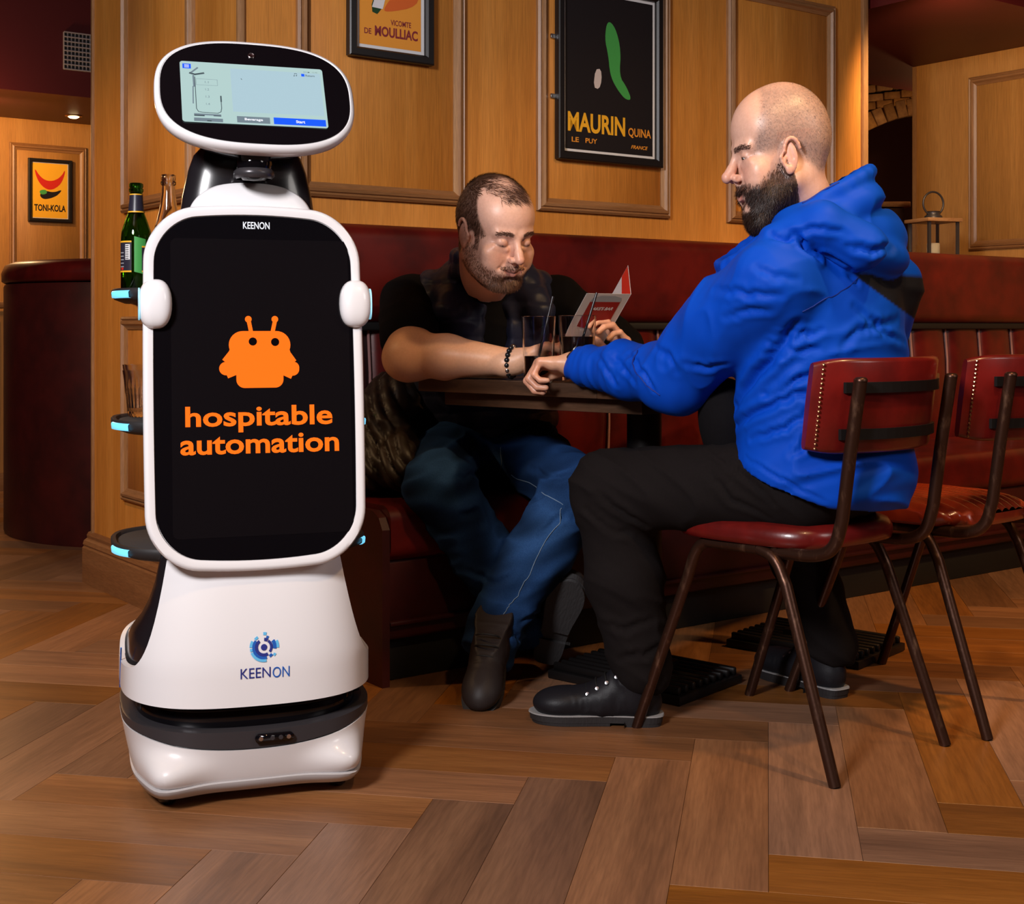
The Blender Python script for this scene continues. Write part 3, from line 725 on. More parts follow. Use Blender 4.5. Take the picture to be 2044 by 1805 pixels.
# logo on the white shell
q0 = RM_ @ Vector((.03, -.2445, .30)); fn = (RM_.to_3x3() @ Vector((0.0, -1, 0))).normalized()
def fxy(px, py): q = RM_.inverted() @ ray_plane(px, py, q0, fn); return q.x, q.z
def shell_project(o, off=.0012):
    """press a flat mark (x, z in local space) onto the curved front shell"""
    me = o.data
    for v_ in me.vertices:
        x, z = v_.co.x, v_.co.y
        best = None
        lo, hi = math.pi * 1.5 - 1.0, math.pi * 1.5 + 1.0
        for _ in range(24):
            m1 = (lo + hi) / 2; s_ = 0
            r_ = superr(m1, .248, .2445, 3.1); xx, yy = r_ * math.cos(m1), r_ * math.sin(m1); lean = max(0, z - .27) / .2
            xx *= (1 - .05 * lean) * (1 - .02 * lean)
            if xx < x: lo = m1
            else: hi = m1
        y = yy + .036 * lean ** 1.2
        v_.co = Vector((x, y - off, z))
    me.update()
def mark(kind, *a, **k):
    o = kind(*a, **k); shell_project(o); return o
I4 = Matrix.Identity(4)
sh = R(0)
def ftext(body, xa, ya, xb, yb, m, bold):
    a = fxy(xa, yb); b = fxy(xb, ya); return mark(text, 'shell_lettering', body, I4, a[0], a[1], b[0], b[1], m, rb, bold, 0, 1.0, 0)
ftext('KEEN', 480, 1331, 540, 1356, INK['navy'], .0); ftext('ON', 544, 1329, 578, 1353, INK['blue'], .0)
lc = fxy(527.5, 1293)
def arcseg(r0, r1, a0, a1, n=10):
    a0, a1 = R(a0), R(a1); o_ = [(lc[0] + r1 * math.cos(a0 + (a1 - a0) * k / n), lc[1] + r1 * math.sin(a0 + (a1 - a0) * k / n)) for k in range(n + 1)]
    return o_ + [(lc[0] + r0 * math.cos(a1 - (a1 - a0) * k / n), lc[1] + r0 * math.sin(a1 - (a1 - a0) * k / n)) for k in range(n + 1)]
mark(flat, 'shell_emblem', [arcseg(.0, .0060, 0, 359, 30)[:31], arcseg(.0115, .0175, 60, 88), arcseg(.0115, .0175, 125, 300), arcseg(.0115, .0165, 320, 415)], I4, INK['navy'], rb, 0)
mark(flat, 'shell_emblem', [arcseg(.0175, .0225, 140, 285), arcseg(.0170, .024, 350, 395), arcseg(.0175, .022, 62, 76), arcseg(.0175, .023, 300, 318)], I4, INK['blue'], rb, 0)
mark(flat, 'shell_emblem', [arcseg(.0225, .0275, 150, 178), arcseg(.0225, .0275, 200, 280), arcseg(.024, .029, 355, 385), arcseg(.0225, .028, 78, 92), arcseg(.020, .025, 120, 138), arcseg(.022, .027, 318, 330), arcseg(.0225, .027, 183, 196)], I4, INK['sky'], rb, 0)
# blue seam line on the left side of the base
tube('side_seam', [(-.2475, -.06 + .05 * t, .30 - .09 * t - .02) for t in np.linspace(0, 1, 6)], .0016, INK['blue'], rb, 6)
# ears
for nm, px in (('ear', 309.5), ('ear', 709)):
    c = RM_.inverted() @ ray_plane(px, 607, RM_ @ Vector((0, -.185, .96)), fn)
    me_ = []
    for i in range(17):
        ph = -math.pi / 2 + math.pi * i / 16; cr = math.cos(ph) ** .75 if i not in (0, 16) else .02; z = math.sin(ph)
        z = math.copysign(abs(z) ** .9, z) * .0475
        me_.append([(superr(th, .0315 * cr, .027 * cr, 2.8) * math.cos(th), superr(th, .0315 * cr, .027 * cr, 2.8) * math.sin(th), z) for th in [2 * math.pi * k / 32 for k in range(32)]])
    v, f = loft(me_); er = mesh('ear', v, f, WHITE, rb, Matrix.Translation(c) @ Matrix.Rotation(R(-4), 4, 'X'))
    sx = -1 if px < 500 else 1
    rings = [[(sx * h_, superr(th, .017, .031, 2.5) * math.cos(th), superr(th, .017, .031, 2.5) * math.sin(th)) for th in [2 * math.pi * k / 32 for k in range(32)]] for h_ in (.0285, .0309)]
    v, f = loft(rings); mesh('ear_light', v, f, mat('pale_cyan_lens', (.35, .65, .8), .3, emit=(.3, .75, .95), es=.35) if sx < 0 else D.materials['pale_cyan_lens'], er)
# speaker collar
CM = Matrix.Translation((-.001, -.150, 1.150)) @ Matrix.Rotation(R(38), 4, 'X')
CMf = Matrix.Translation((-.001, -.132, 1.130)) @ Matrix.Rotation(R(72), 4, 'X')   # x right, y up the slope, z outward
def dome(scale, z, n=48):
    out = []
    for k in range(n + 1):
        a = math.pi * k / n; out.append((.124 * scale * math.copysign(abs(math.cos(a)) ** .85, math.cos(a)), .086 * scale * math.sin(a) ** .9 - .006 if 0 < k < n else -.006, z))
    return out + [(-.124 * scale, -.03, z), (.124 * scale, -.03, z)]
rings = [dome(.96, -.040), dome(1.0, -.012), dome(1.0, .0), dome(.985, .008), dome(.94, .013), dome(.80, .017), dome(.4, .020)]
v, f = loft(rings); cl = mesh('speaker_collar', v, f, WHITE, rb, CMf); cl.data.set_sharp_from_angle(angle=R(60))
for sx in (-1, 1):
    dots = []
    for i in range(-7, 8):
        for j in range(-7, 8):
            x = i * .0034 + (j % 2) * .0017; y = j * .0030
            if x * x + y * y < .0215 ** 2 and random.random() > .05: dots.append(disc(sx * .063 + x, .036 + y, .0009, 6))
    g = flat('speaker_grille', dots, Matrix.Translation((0, 0, 0)), mat('grille_dots', (.16, .15, .16), .6) if sx < 0 else D.materials['grille_dots'], cl, .0195); g['kind'] = 'stuff'
    for v_ in g.data.vertices:
        rr_ = math.sqrt((v_.co.x / .124) ** 2 + (max(0, v_.co.y) / .086) ** 2); v_.co.z = .0205 - .0075 * max(0, rr_ - .35) / .6
# neck joint
nj = Vector((.0, -.165, 1.238))
lathe('neck_joint', [(.0, -.034), (.022, -.032), (.032, -.018), (.036, 0), (.032, .016), (.022, .028), (.020, .06), (0, .06)], BLACKG, rb, Matrix.Translation(nj), 32)
lathe('neck_collar_ring', [(.034, -.030), (.040, -.024), (.040, -.016), (.034, -.010)], DGREY, rb, Matrix.Translation(nj), 32, cap=False)
# head, tilted back
HT = R(30)
hc = Vector((.004, -.165, 1.373))
HM = Matrix.Translation(hc) @ Matrix.Rotation(R(90) - HT, 4, 'X') @ Matrix.Rotation(R(-1.2), 4, 'Z')      # x right, y up along the face, z = face normal
def hring(w_, h_, z, n=2.75, dy=0): return [(superr(th, w_, h_, n) * math.cos(th), superr(th, w_, h_, n) * math.sin(th) * (1.0) + dy, z) for th in THS]
rings = [hring(.165, .105, -.052, dy=.004), hring(.180, .118, -.040, dy=.002), hring(.1915, .131, -.022), hring(.1950, .1345, -.008), hring(.1945, .134, .001), hring(.191, .1305, .0065), hring(.1865, .1262, .0085), hring(.1845, .1240, .0065)]
v, f = loft(rings); hd = mesh('head_shell', v, f, WHITE, rb, HM); hd.data.set_sharp_from_angle(angle=R(55))
rings = [hring(.06, .05, -.094, 2.2, -.03), hring(.11, .075, -.086, 2.3, -.02), hring(.150, .098, -.068, 2.5, -.006), hring(.168, .110, -.046, 2.7, .002)]
v, f = loft(rings); mesh('head_back', v, f, BLACKP, hd)
rings = [hring(.1842, .1236, .002), hring(.1842, .1236, .0080), hring(.150, .09, .0095), hring(.05, .03, .0102)]
v, f = loft(rings); fg = mesh('face_glass', v, f, BLACKG, hd); fg.data.set_sharp_from_angle(angle=R(60))
HMw = RM_ @ HM; HMi = HMw.inverted()
def hxy(px, py):
    q = HMi @ ray_plane(px, py, HMw @ Vector((0, 0, .011)), HMw.to_3x3() @ Vector((0, 0, 1))); return q.x, q.y
FG = Matrix.Translation((0, 0, .0108))
tl, tr, br_, bl = hxy(357, 121), hxy(642.5, 139), hxy(656, 256.5), hxy(365.5, 242.5)
# orthonormal screen rectangle through these corners
sw = ((Vector(tr) - Vector(tl)).length + (Vector(br_) - Vector(bl)).length) / 2; shh = ((Vector(tl) - Vector(bl)).length + (Vector(tr) - Vector(br_)).length) / 2
sc_ = (Vector(tl) + Vector(tr) + Vector(br_) + Vector(bl)) / 4; sx_ = ((Vector(tr) - Vector(tl)) + (Vector(br_) - Vector(bl))).normalized(); sang = math.atan2(sx_.y, sx_.x)
SFM = Matrix.Translation((sc_.x, sc_.y, .0108)) @ Matrix.Rotation(sang, 4, 'Z') @ Matrix.Translation((-sw / 2, -shh / 2, 0))
def sp(pts): return [(a * sw, (1 - b) * shh) for a, b in pts]       # fractions, y down
scr = flat('head_screen', [[(x + sw / 2, y + shh / 2) for x, y in rrect(sw / 2, shh / 2, .006, 5)]], SFM, EM_SCREEN, hd, .0002)
def sflat(nm, polys, m, lift=.0008, it=0): return flat(nm, [sp(p) for p in polys], SFM, m, hd, lift)
def sr(x0, y0, x1, y1): return [(x0, y1), (x1, y1), (x1, y0), (x0, y0)]
sflat('screen_area', [sr(.345, .08, .98, .80)], EM_SCREEN2, .0004)
sflat('menu_icon', [sr(.018, .045, .075, .125)], EM_BLUE); sflat('menu_bars', [sr(.03, .062, .062, .070), sr(.03, .081, .062, .089), sr(.03, .10, .062, .108)], EM_WHITE, .0010)
sflat('start_button', [sr(.62, .865, .985, .975)], EM_BLUE); sflat('beverage_button', [sr(.368, .872, .594, .975)], EM_GREY)
text('screen_lettering', 'Start', SFM, .775 * sw, (1 - .942) * shh, .838 * sw, (1 - .895) * shh, EM_WHITE, hd, .03, lift=.0012)
text('screen_lettering', 'Beverage', SFM, .42 * sw, (1 - .948) * shh, .545 * sw, (1 - .898) * shh, EM_WHITE, hd, .03, lift=.0012)
text('screen_lettering', 'Return', SFM, .875 * sw, (1 - .145) * shh, .94 * sw, (1 - .112) * shh, EM_DARK, hd, .01, lift=.0012)
sflat('return_icon', [sr(.845, .10, .868, .145)], EM_BLUE); sflat('battery_icon', [sr(.893, .062, .906, .076)], EM_DARK)
text('screen_lettering', '80%', SFM, .862 * sw, (1 - .078) * shh, .888 * sw, (1 - .060) * shh, EM_GREY, hd, 0, lift=.0012)
text('screen_lettering', '12:40', SFM, .925 * sw, (1 - .078) * shh, .962 * sw, (1 - .060) * shh, EM_GREY, hd, 0, lift=.0012)
# note icon and the small line drawing of a serving robot
sflat('note_icon', [sr(.790, .135, .797, .15), sr(.806, .13, .813, .145), sr(.7955, .10, .7975, .14), sr(.8115, .095, .8135, .135), sr(.7955, .098, .8135, .106)], EM_DARK)
def sline(pts, w_=.004, m=EM_DARK, nm='robot_drawing'):
    ps = []
    for a, b in zip(pts, pts[1:]):
        A_ = Vector((a[0] * sw, (1 - a[1]) * shh)); B_ = Vector((b[0] * sw, (1 - b[1]) * shh)); t = (B_ - A_).normalized(); n_ = Vector((-t.y, t.x)) * w_ * sw / 2; t = t * w_ * sw * .3
        ps.append([tuple(A_ - n_ - t), tuple(B_ - n_ + t), tuple(B_ + n_ + t), tuple(A_ + n_ - t)])
    return flat(nm, ps, SFM, m, hd, .0010)
sline([(.098, .26), (.098, .78), (.11, .83), (.135, .84), (.24, .845), (.262, .82), (.268, .76), (.268, .60)], .005)
sline([(.075, .19), (.12, .105)], .012, EM_GREY); sline([(.065, .20), (.10, .22), (.16, .19)], .014, EM_DARK); sline([(.088, .24), (.09, .42)], .012, EM_GREY); sline([(.083, .42), (.078, .70)], .008, EM_GREY); sline([(.268, .56), (.268, .65)], .010, EM_DARK)
sflat('robot_drawing', [sr(.078, .93, .272, .985), sr(.08, .86, .262, .885)], EM_GREY, .0007); sflat('robot_drawing', [sr(.08, .885, .15, .905), sr(.21, .885, .262, .897), sr(.165, .965, .195, .985)], EM_DARK, .0012)
sline([(.105, .29), (.25, .29), (.25, .39), (.105, .39), (.105, .29)], .002, EM_GREY)
for i, t_ in enumerate(('1.1', '1.2', '1.3', '1.4')):
    yy = .34 + .12 * i; text('screen_lettering', t_, SFM, .165 * sw, (1 - yy - .018) * shh, .19 * sw, (1 - yy + .018) * shh, EM_GREY, hd, 0, lift=.0012)
sline([(.415, .245), (.421, .262)], .004)
hx, hy = hxy(501.5, 111)
lathe('face_camera', [(.0, .0112), (.0035, .0112), (.0055, .0122), (.0068, .0115), (.0068, .0085)], mat('lens_ring', (.35, .3, .3), .25, metal=1), hd, Matrix.Translation((hx, hy, 0)), 24)
# trays
def tray_ring(a, b, z, yc): return sring(a, b, z, 3.0, yc)
TRZ = [(.988, .060), (.722, .075), (.470, .080)]
for ti, (tz, yc) in enumerate(TRZ):
    bb = .195
    rings = [tray_ring(.235, bb - .02, tz - .022, yc), tray_ring(.256, bb - .002, tz - .014, yc), tray_ring(.262, bb, tz - .004, yc), tray_ring(.262, bb, tz + .004, yc), tray_ring(.259, bb - .003, tz + .007, yc), tray_ring(.252, bb - .008, tz + .006, yc), tray_ring(.248, bb - .012, tz - .001, yc)]
    v, f = loft(rings); tr_ = mesh('tray', v, f, TRAYM, rb); tr_.data.set_sharp_from_angle(angle=R(50))
    v, f = loft([tray_ring(.246, bb - .014, tz - .001, yc), tray_ring(.245, bb - .015, tz + .0012, yc)]); mesh('tray_mat', v, f, mat('tray_mat', (.030, .026, .026), .8, bump=((300, 300, 300), .4, .001)) if ti == 0 else D.materials['tray_mat'], tr_)
    for sx in (-1, 1):
        arc_ = [th for th in THS if (R(190) <= th <= R(211) if sx < 0 else (R(332) <= th <= R(339)))]
        rs = []
        for off, zz in ((.0005, -.013), (.003, -.012), (.004, -.002), (.003, .001), (.0005, .002)):
            rs.append([(superr(th, .262 + off - (.004 if zz < -.012 else 0), bb + off, 3.0) * math.cos(th), superr(th, .262 + off - (.004 if zz < -.012 else 0), bb + off, 3.0) * math.sin(th) + yc, tz + zz) for th in arc_])
        v, f = loft(rs, close=False, cap0=False, cap1=False); mesh('light_strip', v, f, CYAN, tr_)
    if ti == 0:
        rings = [sring(.235, .170, tz - .018, 2.8, yc), sring(.215, .16, tz - .026, 2.8, yc), sring(.190, .14, tz - .045, 2.6, yc), sring(.17, .125, tz - .060, 2.6, yc), sring(.13, .1, tz - .066, 2.5, yc)]
        v, f = loft(rings); mesh('tray_bowl', v, f, BLACKG, tr_)
    tube('tray_bracket', [(0, -.07, tz - .012), (0, .02, tz - .014)], .03, BLACKP, tr_, 12, flat=.4)
for x, y, s in ((-.165, -.170, 1), (.165, -.170, 1), (-.16, .16, 1), (.16, .16, 1)):
    lathe('caster', [(.0, -.014), (.018, -.014), (.0215, -.010), (.0215, .010), (.018, .014), (0, .014)], BLACKP, rb, Matrix.Translation((x, y, .0216)) @ Matrix.Rotation(R(55), 4, 'Z') @ Matrix.Rotation(R(90), 4, 'X'), 28)
    box('caster_fork', (.022, .034, .022), BLACKP, rb, loc=(x, y, .036), bev=.004)
    lathe('caster_hub', [(.0, .0145), (.011, .0145), (.0115, .0165), (.0095, .0165), (.0090, .0150)], SILVER, rb, Matrix.Translation((x, y, .0216)) @ Matrix.Rotation(R(55), 4, 'Z') @ Matrix.Rotation(R(90), 4, 'X'), 24)

# bottles and glasses on the trays
def on_tray(px, ydepth, tz): q = P(px, 0, ydepth); return Vector((q.x, q.y, tz))
TT0 = TRZ[0][0] + .0015; TT1 = TRZ[1][0] + .0015
bp = on_tray(272, 2.93, TT0)
bt_ = empty('beer_bottle', bp, R(20), 'empty green beer bottle with yellow-edged black labels, on the robot\'s top tray', 'bottle')
pf = [(.0, .002), (.024, 0), (.030, .003), (.0325, .010), (.0325, .120), (.031, .135), (.024, .156), (.0165, .176), (.0140, .200), (.0132, .218), (.0155, .221), (.0155, .226), (.0135, .228), (.0150, .231), (.0148, .237), (.0125, .239)]
inner = [(r_ - .0028, z + (.004 if i < 3 else 0)) for i, (r_, z) in list(enumerate(pf))[1:]][::-1]
lathe('glass', pf + [(.0098, .239), (.0098, .200), (.0130, .176), (.0205, .156), (.0280, .135), (.0298, .120), (.0298, .012), (.024, .006), (0, .008)], GLASSG, bt_, seg=48, cap=False, sharp=35)
def wrap(nm, r_, z0, z1, a0, a1, m, slant=0.0, par=bt_, n=18):
    rs = [[((r_) * math.cos(R(a)), (r_) * math.sin(R(a)), z + slant * (a - a0) / (a1 - a0) * (1 if True else 0)) for a in np.linspace(a0, a1, n)] for z in (z0, z1)]
    v, f = loft(rs, close=False, cap0=False, cap1=False); return mesh(nm, v, f, m, par)
NECKM = mat('label_dark', (.025, .022, .035), .35)
def wrapc(nm, prof, m, par=bt_): return lathe(nm, prof, m, par, seg=40, cap=False)
wrapc('neck_label', [(.0172, .176), (.0146, .201), (.0140, .214)], NECKM)
wrapc('gold_band', [(.0180, .1745), (.0175, .1775)], INK['yellow']); wrapc('gold_band', [(.01415, .2125), (.0141, .2150)], INK['yellow'])
LA = -88 - 20
wrap('back_label', .0329, .046, .112, LA - 70, LA - 4, NECKM); wrap('gold_edge', .0331, .109, .1125, LA - 70, LA - 4, INK['yellow']); wrap('gold_edge', .0331, .045, .0485, LA - 70, LA - 4, INK['yellow'])
wrap('barcode', .0331, .072, .105, LA - 30, LA - 10, INK['white'])
for i in range(7): wrap('barcode_line', .0332, .074 + i * .0045, .0757 + i * .0045, LA - 29, LA - 15, BLACK, n=5)
for i in range(5): wrap('small_print', .0331, .056 + i * .0075, .058 + i * .0075, LA - 62, LA - 38, INK['grey'], n=6)
wrap('small_print', .0331, .050, .055, LA - 56, LA - 40, INK['red'], n=6)
wrap('front_label', .0329, .046, .122, LA + 6, LA + 50, INK['green'], -.006); wrap('front_label', .0331, .046, .100, LA + 34, LA + 120, NECKM)
wrap('gold_edge', .0333, .098, .1015, LA + 34, LA + 120, INK['yellow']); wrap('gold_edge', .0333, .045, .0485, LA + 34, LA + 120, INK['yellow'])
wrap('label_emblem', .0333, .064, .088, LA + 62, LA + 70, INK['orange'], n=5)
bp = on_tray(336, 2.99, TT0)
b2 = empty('clear_bottle', bp, 0, 'empty clear glass bottle half hidden behind the robot\'s display panel', 'bottle')
pf2 = [(.0, .003), (.026, 0), (.0325, .004), (.034, .012), (.034, .125), (.032, .142), (.025, .165), (.0185, .195), (.0155, .225), (.0145, .240), (.0165, .243), (.0165, .248), (.0148, .250), (.0160, .254), (.0158, .262), (.0138, .264)]
lathe('glass', pf2 + [(.0108, .264), (.0112, .225), (.0150, .195), (.0215, .165), (.0290, .142), (.0312, .125), (.0312, .014), (.026, .008), (0, .009)], GLASS, b2, seg=48, cap=False, sharp=35)
def tumbler(px, Y, z, label, hh=.100):
    gp = on_tray(px, Y, z); g = empty('ribbed_tumbler', gp, 0, label, 'glass')
    prof_o = [(0, .001), (.028, 0), (.0305, .004), (.0345, .048), (.0375, .052), (.0390, .075), (.0425, hh)]
    prof_i = [(.0400, hh), (.0365, .075), (.035, .053), (.0320, .048), (.0275, .008), (0, .008)]
    ns = 96; rings = []
    for i, (r_, z_) in enumerate(prof_o + prof_i):
        rib = .0012 if (i in (2, 3)) else 0
        rings.append([((r_ + rib * math.cos(24 * 2 * math.pi * k / ns * 1.0)) * math.cos(2 * math.pi * k / ns), (r_ + rib * math.cos(24 * 2 * math.pi * k / ns)) * math.sin(2 * math.pi * k / ns), z_) for k in range(ns)])
    v, f = loft(rings, cap0=False, cap1=False); o = mesh('glass', v, f, FROST, g); o.data.set_sharp_from_angle(angle=R(50)); return g
tumbler(285, 2.925, TT1, 'lower ribbed tumbler of a nested pair on the robot\'s middle tray', .100)
tumbler(285, 2.925, TT1 + .0125, 'upper ribbed tumbler nested in another on the robot\'s middle tray', .100)

# ================================================================== TABLES
TU = Vector((-.76, .65, 0)).normalized(); TV = Vector((-TU.y, TU.x, 0)) * -1; TZ = .780
TC0 = Vector((.311, 3.136, 0))
def make_table(c0, label, L=.74, Wd=.60, bj=.144):
    t = empty('pub_table', c0, 0, label, 'table', 'dark wooden pub tables'); t.matrix_world = frame_mat(c0, TU, TV, UP) if TU.cross(TV).z > 0 else frame_mat(c0, TU, TV, UP)
    # u along table, v across
    box('breadboard_end', (bj - .001, Wd, .035), TABLE, t, loc=(bj / 2, Wd / 2, TZ - .0175), bev=.003)
    n = 4
    for i in range(n): box('plank', (L - bj, Wd / n - .001, .035), TABLE, t, loc=(bj + (L - bj) / 2, Wd / n * (i + .5), TZ - .0175), bev=.003)
    box('apron', (L - .10, Wd - .08, .036), TABLE, t, loc=(L / 2 - .01, Wd / 2, TZ - .053), bev=.003)
    bx, by = .215, .30
    lathe('column', [(.045, .05), (.045, .70), (.10, .715), (.10, .727)], BLACKM, t, Matrix.Translation((bx, by, 0)), 32)
    box('base_plate', (.41, .29, .022), BLACKM, t, loc=(bx, by, .012), bev=.004)
    box('base_boss', (.15, .12, .05), BLACKM, t, loc=(bx, by, .035), bev=.015)
    for i in range(9): box('base_rib', (.39, .014, .020), BLACKM, t, loc=(bx, by - .128 + i * .032, .032), bev=.003, seg=1)
    return t
assert TV.dot(Vector((.65, .76, 0))) > 0
make_table(TC0, 'dark wooden pub table between the two men, with two drinks on it')
make_table(TC0 + Vector((.52, .345, 0)), 'dark wooden pub table behind the blue-jacketed man, mostly hidden', Wd=.66)

# drinks
def pint(px, Y, fill, r_, h_, label, lean):
    q = P(px, 0, Y); g = empty('highball_glass', (q.x, q.y, TZ + .0005), 0, label, 'glass', 'half-drunk colas on the table')
    lathe('glass', [(0, .001), (r_ * .80, 0), (r_ * .84, .003), (r_, h_ - .001), (r_ - .0009, h_), (r_ - .0018, h_ - .001), (r_ * .84 - .0022, .013), (r_ * .7, .011), (0, .010)], GLASS, g, seg=56, cap=False, sharp=20)
    k0 = r_ * .84 - .0026; kf = k0 + (r_ - .0018 - k0) * fill / h_ - .0004
    lathe('cola', [(0, .0105), (k0 * .8, .0112), (k0, .0135), (kf, fill - .001), (kf - .001, fill), (0, fill)], mat('cola', (.006, .002, .001), .05, spec=.5) if 'cola' not in D.materials else D.materials['cola'], g, seg=48, cap=False)
    a = Vector((lean[0] * -.30, lean[1] * -.3, .012)); b = Vector((lean[0], lean[1], lean[2]))
    st = empty('drinking_straw', g.location, 0, label.replace('glass of dark cola', 'black straw in the glass').split(' with')[0], 'straw', 'black straws'); tube('tube', [a, a.lerp(b, .5), b], .0032, mat('straw_black', (.014, .012, .016), .25) if 'straw_black' not in D.materials else D.materials['straw_black'], st, 10)
    return g
pint(1075, 3.36, .064, .0430, .163, 'left glass of dark cola, nearer the bracelet wrist', (.036, .012, .212))
pint(1152, 3.40, .112, .0480, .165, 'right glass of dark cola, in front of the folded menu', (.050, .012, .222))

# ================================================================== CHAIRS
CFd = Vector((-.66, .75, 0)).normalized(); CLd = Vector((-CFd.y, CFd.x, 0)) * -1
def make_chair(loc, label, pleats=False, lea=LEATHER_C):
    c = empty('cafe_chair', loc, 0, label, 'chair', 'steel-tube leather cafe chairs'); c.matrix_world = frame_mat(Vector(loc), CFd, -CLd, UP)    # x forward, y to sitter's left (towards camera), z up
    tr_ = .0125
    for s in (1, -1):
        pts = [(.272, s * .204, 0), (.135, s * .184, .36), (.112, s * .181, .428), (.085, s * .180, .445), (-.06, s * .180, .447), (-.105, s * .181, .435), (-.135, s * .184, .38), (-.27, s * .204, 0)]
        P_ = [Vector(p_) for p_ in pts]
        path = [P_[0], P_[1]] + smooth_path(P_[1:4], 3) + [P_[4]] + smooth_path(P_[4:7], 3)[0:] + [P_[7]]
        q = [path[0]]
        for p_ in path[1:]:
            if (p_ - q[-1]).length > 1e-4: q.append(p_)
        mid = len(q) // 2
        tube('leg', q[:mid + 1], tr_, RUSTY, c, 14, up=(0, 1, 0)); tube('leg', q[mid:], tr_, RUSTY, c, 14, up=(0, 1, 0))
        up_ = [Vector((.10, s * .168, .446)), Vector((-.12, s * .168, .444)), Vector((-.20, s * .168, .446)), Vector((-.245, s * .168, .468)), Vector((-.262, s * .168, .53)), Vector((-.280, s * .168, .66)), Vector((-.305, s * .168, .812))]
        tube('back_tube', [up_[0], up_[1]] + smooth_path(up_[1:5], 3)[1:] + up_[5:], tr_ + .001, RUSTY, c, 14, up=(0, 1, 0))
        lathe('tube_cap', [(0, .003), (.010, .002), (.0135, -.002), (.0135, -.006)], BRASS if False else RUSTY, c, Matrix.Translation((-.3055, s * .168, .815)), 16)
    for x in (.07, -.10): tube('cross_bar', [(x, -.18, .446), (x, .18, .446)], .010, RUSTY, c, 10)
    # seat pad
    rings = []; nn = 64
    for sc_, z in ((.90, .452), (.985, .456), (1.0, .468), (.995, .482), (.95, .497), (.82, .506), (.5, .509)):
        ring = []
        for k in range(nn):
            th = 2 * math.pi * k / nn; r_ = superr(th, .205, .200, 3.4) * sc_; x, y = r_ * math.cos(th), r_ * math.sin(th)
            y *= 1 + .06 * x / .2; ring.append((x, y, z))
        rings.append(ring)
    if pleats:
        pv = []
        xs = np.linspace(-.205, .205, 83); ys = np.linspace(-.2, .2, 25); V_ = []; 
        for i, x in enumerate(ys):
            for j, y in enumerate(xs):
                r_ = ((abs(x) / .205) ** 3.4 + (abs(y) / .205) ** 3.4) ** (1 / 3.4)
                z = .512 - .030 * r_ ** 5; t_ = ((y + x * .25) / .034) % 1.0
                z += .011 * (math.sin(math.pi * t_) ** .55 - .6) * (1 if r_ < .98 else .4)
                k_ = min(1, 1 / max(r_, 1e-6)) if r_ > 1 else 1
                V_.append((x * k_, y * k_ * (1 + .06 * x / .2), max(.458, z) if r_ < 1 else .462))
        F_ = [(i * 83 + j, i * 83 + j + 1, (i + 1) * 83 + j + 1, (i + 1) * 83 + j) for i in range(24) for j in range(82)]
        v, f = loft(rings[:4], cap1=False)
        o = mesh('seat', *multi([(v, f), (V_, F_)]), lea, c)
    else:
        v, f = loft(rings); o = mesh('seat', v, f, lea, c)
    # curved back pad
    def backsec(t, zz, th_, out):
        y = t * .214; x = -.296 - (zz - .75) * .13 + .085 * abs(t) ** 2.4
        nrm = Vector((1, -.085 * 2.4 * abs(t) ** 1.4 * math.copysign(1, t) / .214 * .6, 0)).normalized()
        return Vector((x, y, zz)) + nrm * (th_ * out)
    rings = []
    for t in np.linspace(-1, 1, 33):
        e = 1 - max(0, (abs(t) - .90) / .10) ** 2 * .45; ring = []
        zm, hz = .757, .098 * (1 - .10 * max(0, (abs(t) - .75) / .25) ** 2)
        for (zz, o_) in ((-1, .1), (-.97, -.35), (-.9, -.5), (0, -.5), (.9, -.5), (.97, -.35), (1, .1), (.97, .7), (.88, 1.0), (0, 1.18), (-.88, 1.0), (-.97, .7)):
            ring.append(backsec(t, zm + zz * hz, .024 * e, o_))
        rings.append(ring)
    v, f = loft(rings); o = mesh('backrest', v, f, lea if not pleats else LEATHER_C, c); o.data.set_sharp_from_angle(angle=R(60))
    for zz in (.700, .795):
        pts = [backsec(t, zz, .024, -.5) + Vector((-.005, 0, 0)) for t in np.linspace(-.78, .78, 15)]
        tube('back_strap', pts, .011, BLACKM, c, 10, up=(0, 0, 1), flat=1.0) if False else None
        rs = [[p_ + Vector((dx, 0, dz)) for dx, dz in ((0.004, -.011), (-.003, -.011), (-.003, .011), (.004, .011))] for p_ in pts]
        v, f = loft(rs); mesh('back_strap', v, f, BLACKM, c, smooth=False)
    # brass nail trim down both edges of the back: tiny heads, one part
    nb = bmesh.new()
    for s in (1, -1):
        for i in range(19):
            zz = .672 + i * .0094; p_ = backsec(s * .945, zz, .024, -.62)
            bmesh.ops.create_icosphere(nb, subdivisions=1, radius=.0034, matrix=Matrix.Translation(p_))
    o = bm_obj('nail_trim', nb, BRASS, c, smooth=True); o['kind'] = 'stuff'
    return c
CH1 = Vector((.618, 3.03, 0)); CH2 = CH1 + Vector((.413, .31, 0))
make_chair(CH1, 'tubular steel chair with smooth red back pad, the man in blue sits on it')
make_chair(CH2, 'empty tubular steel chair with pleated red seat, at the right edge of the picture', True, LEATHER_T)

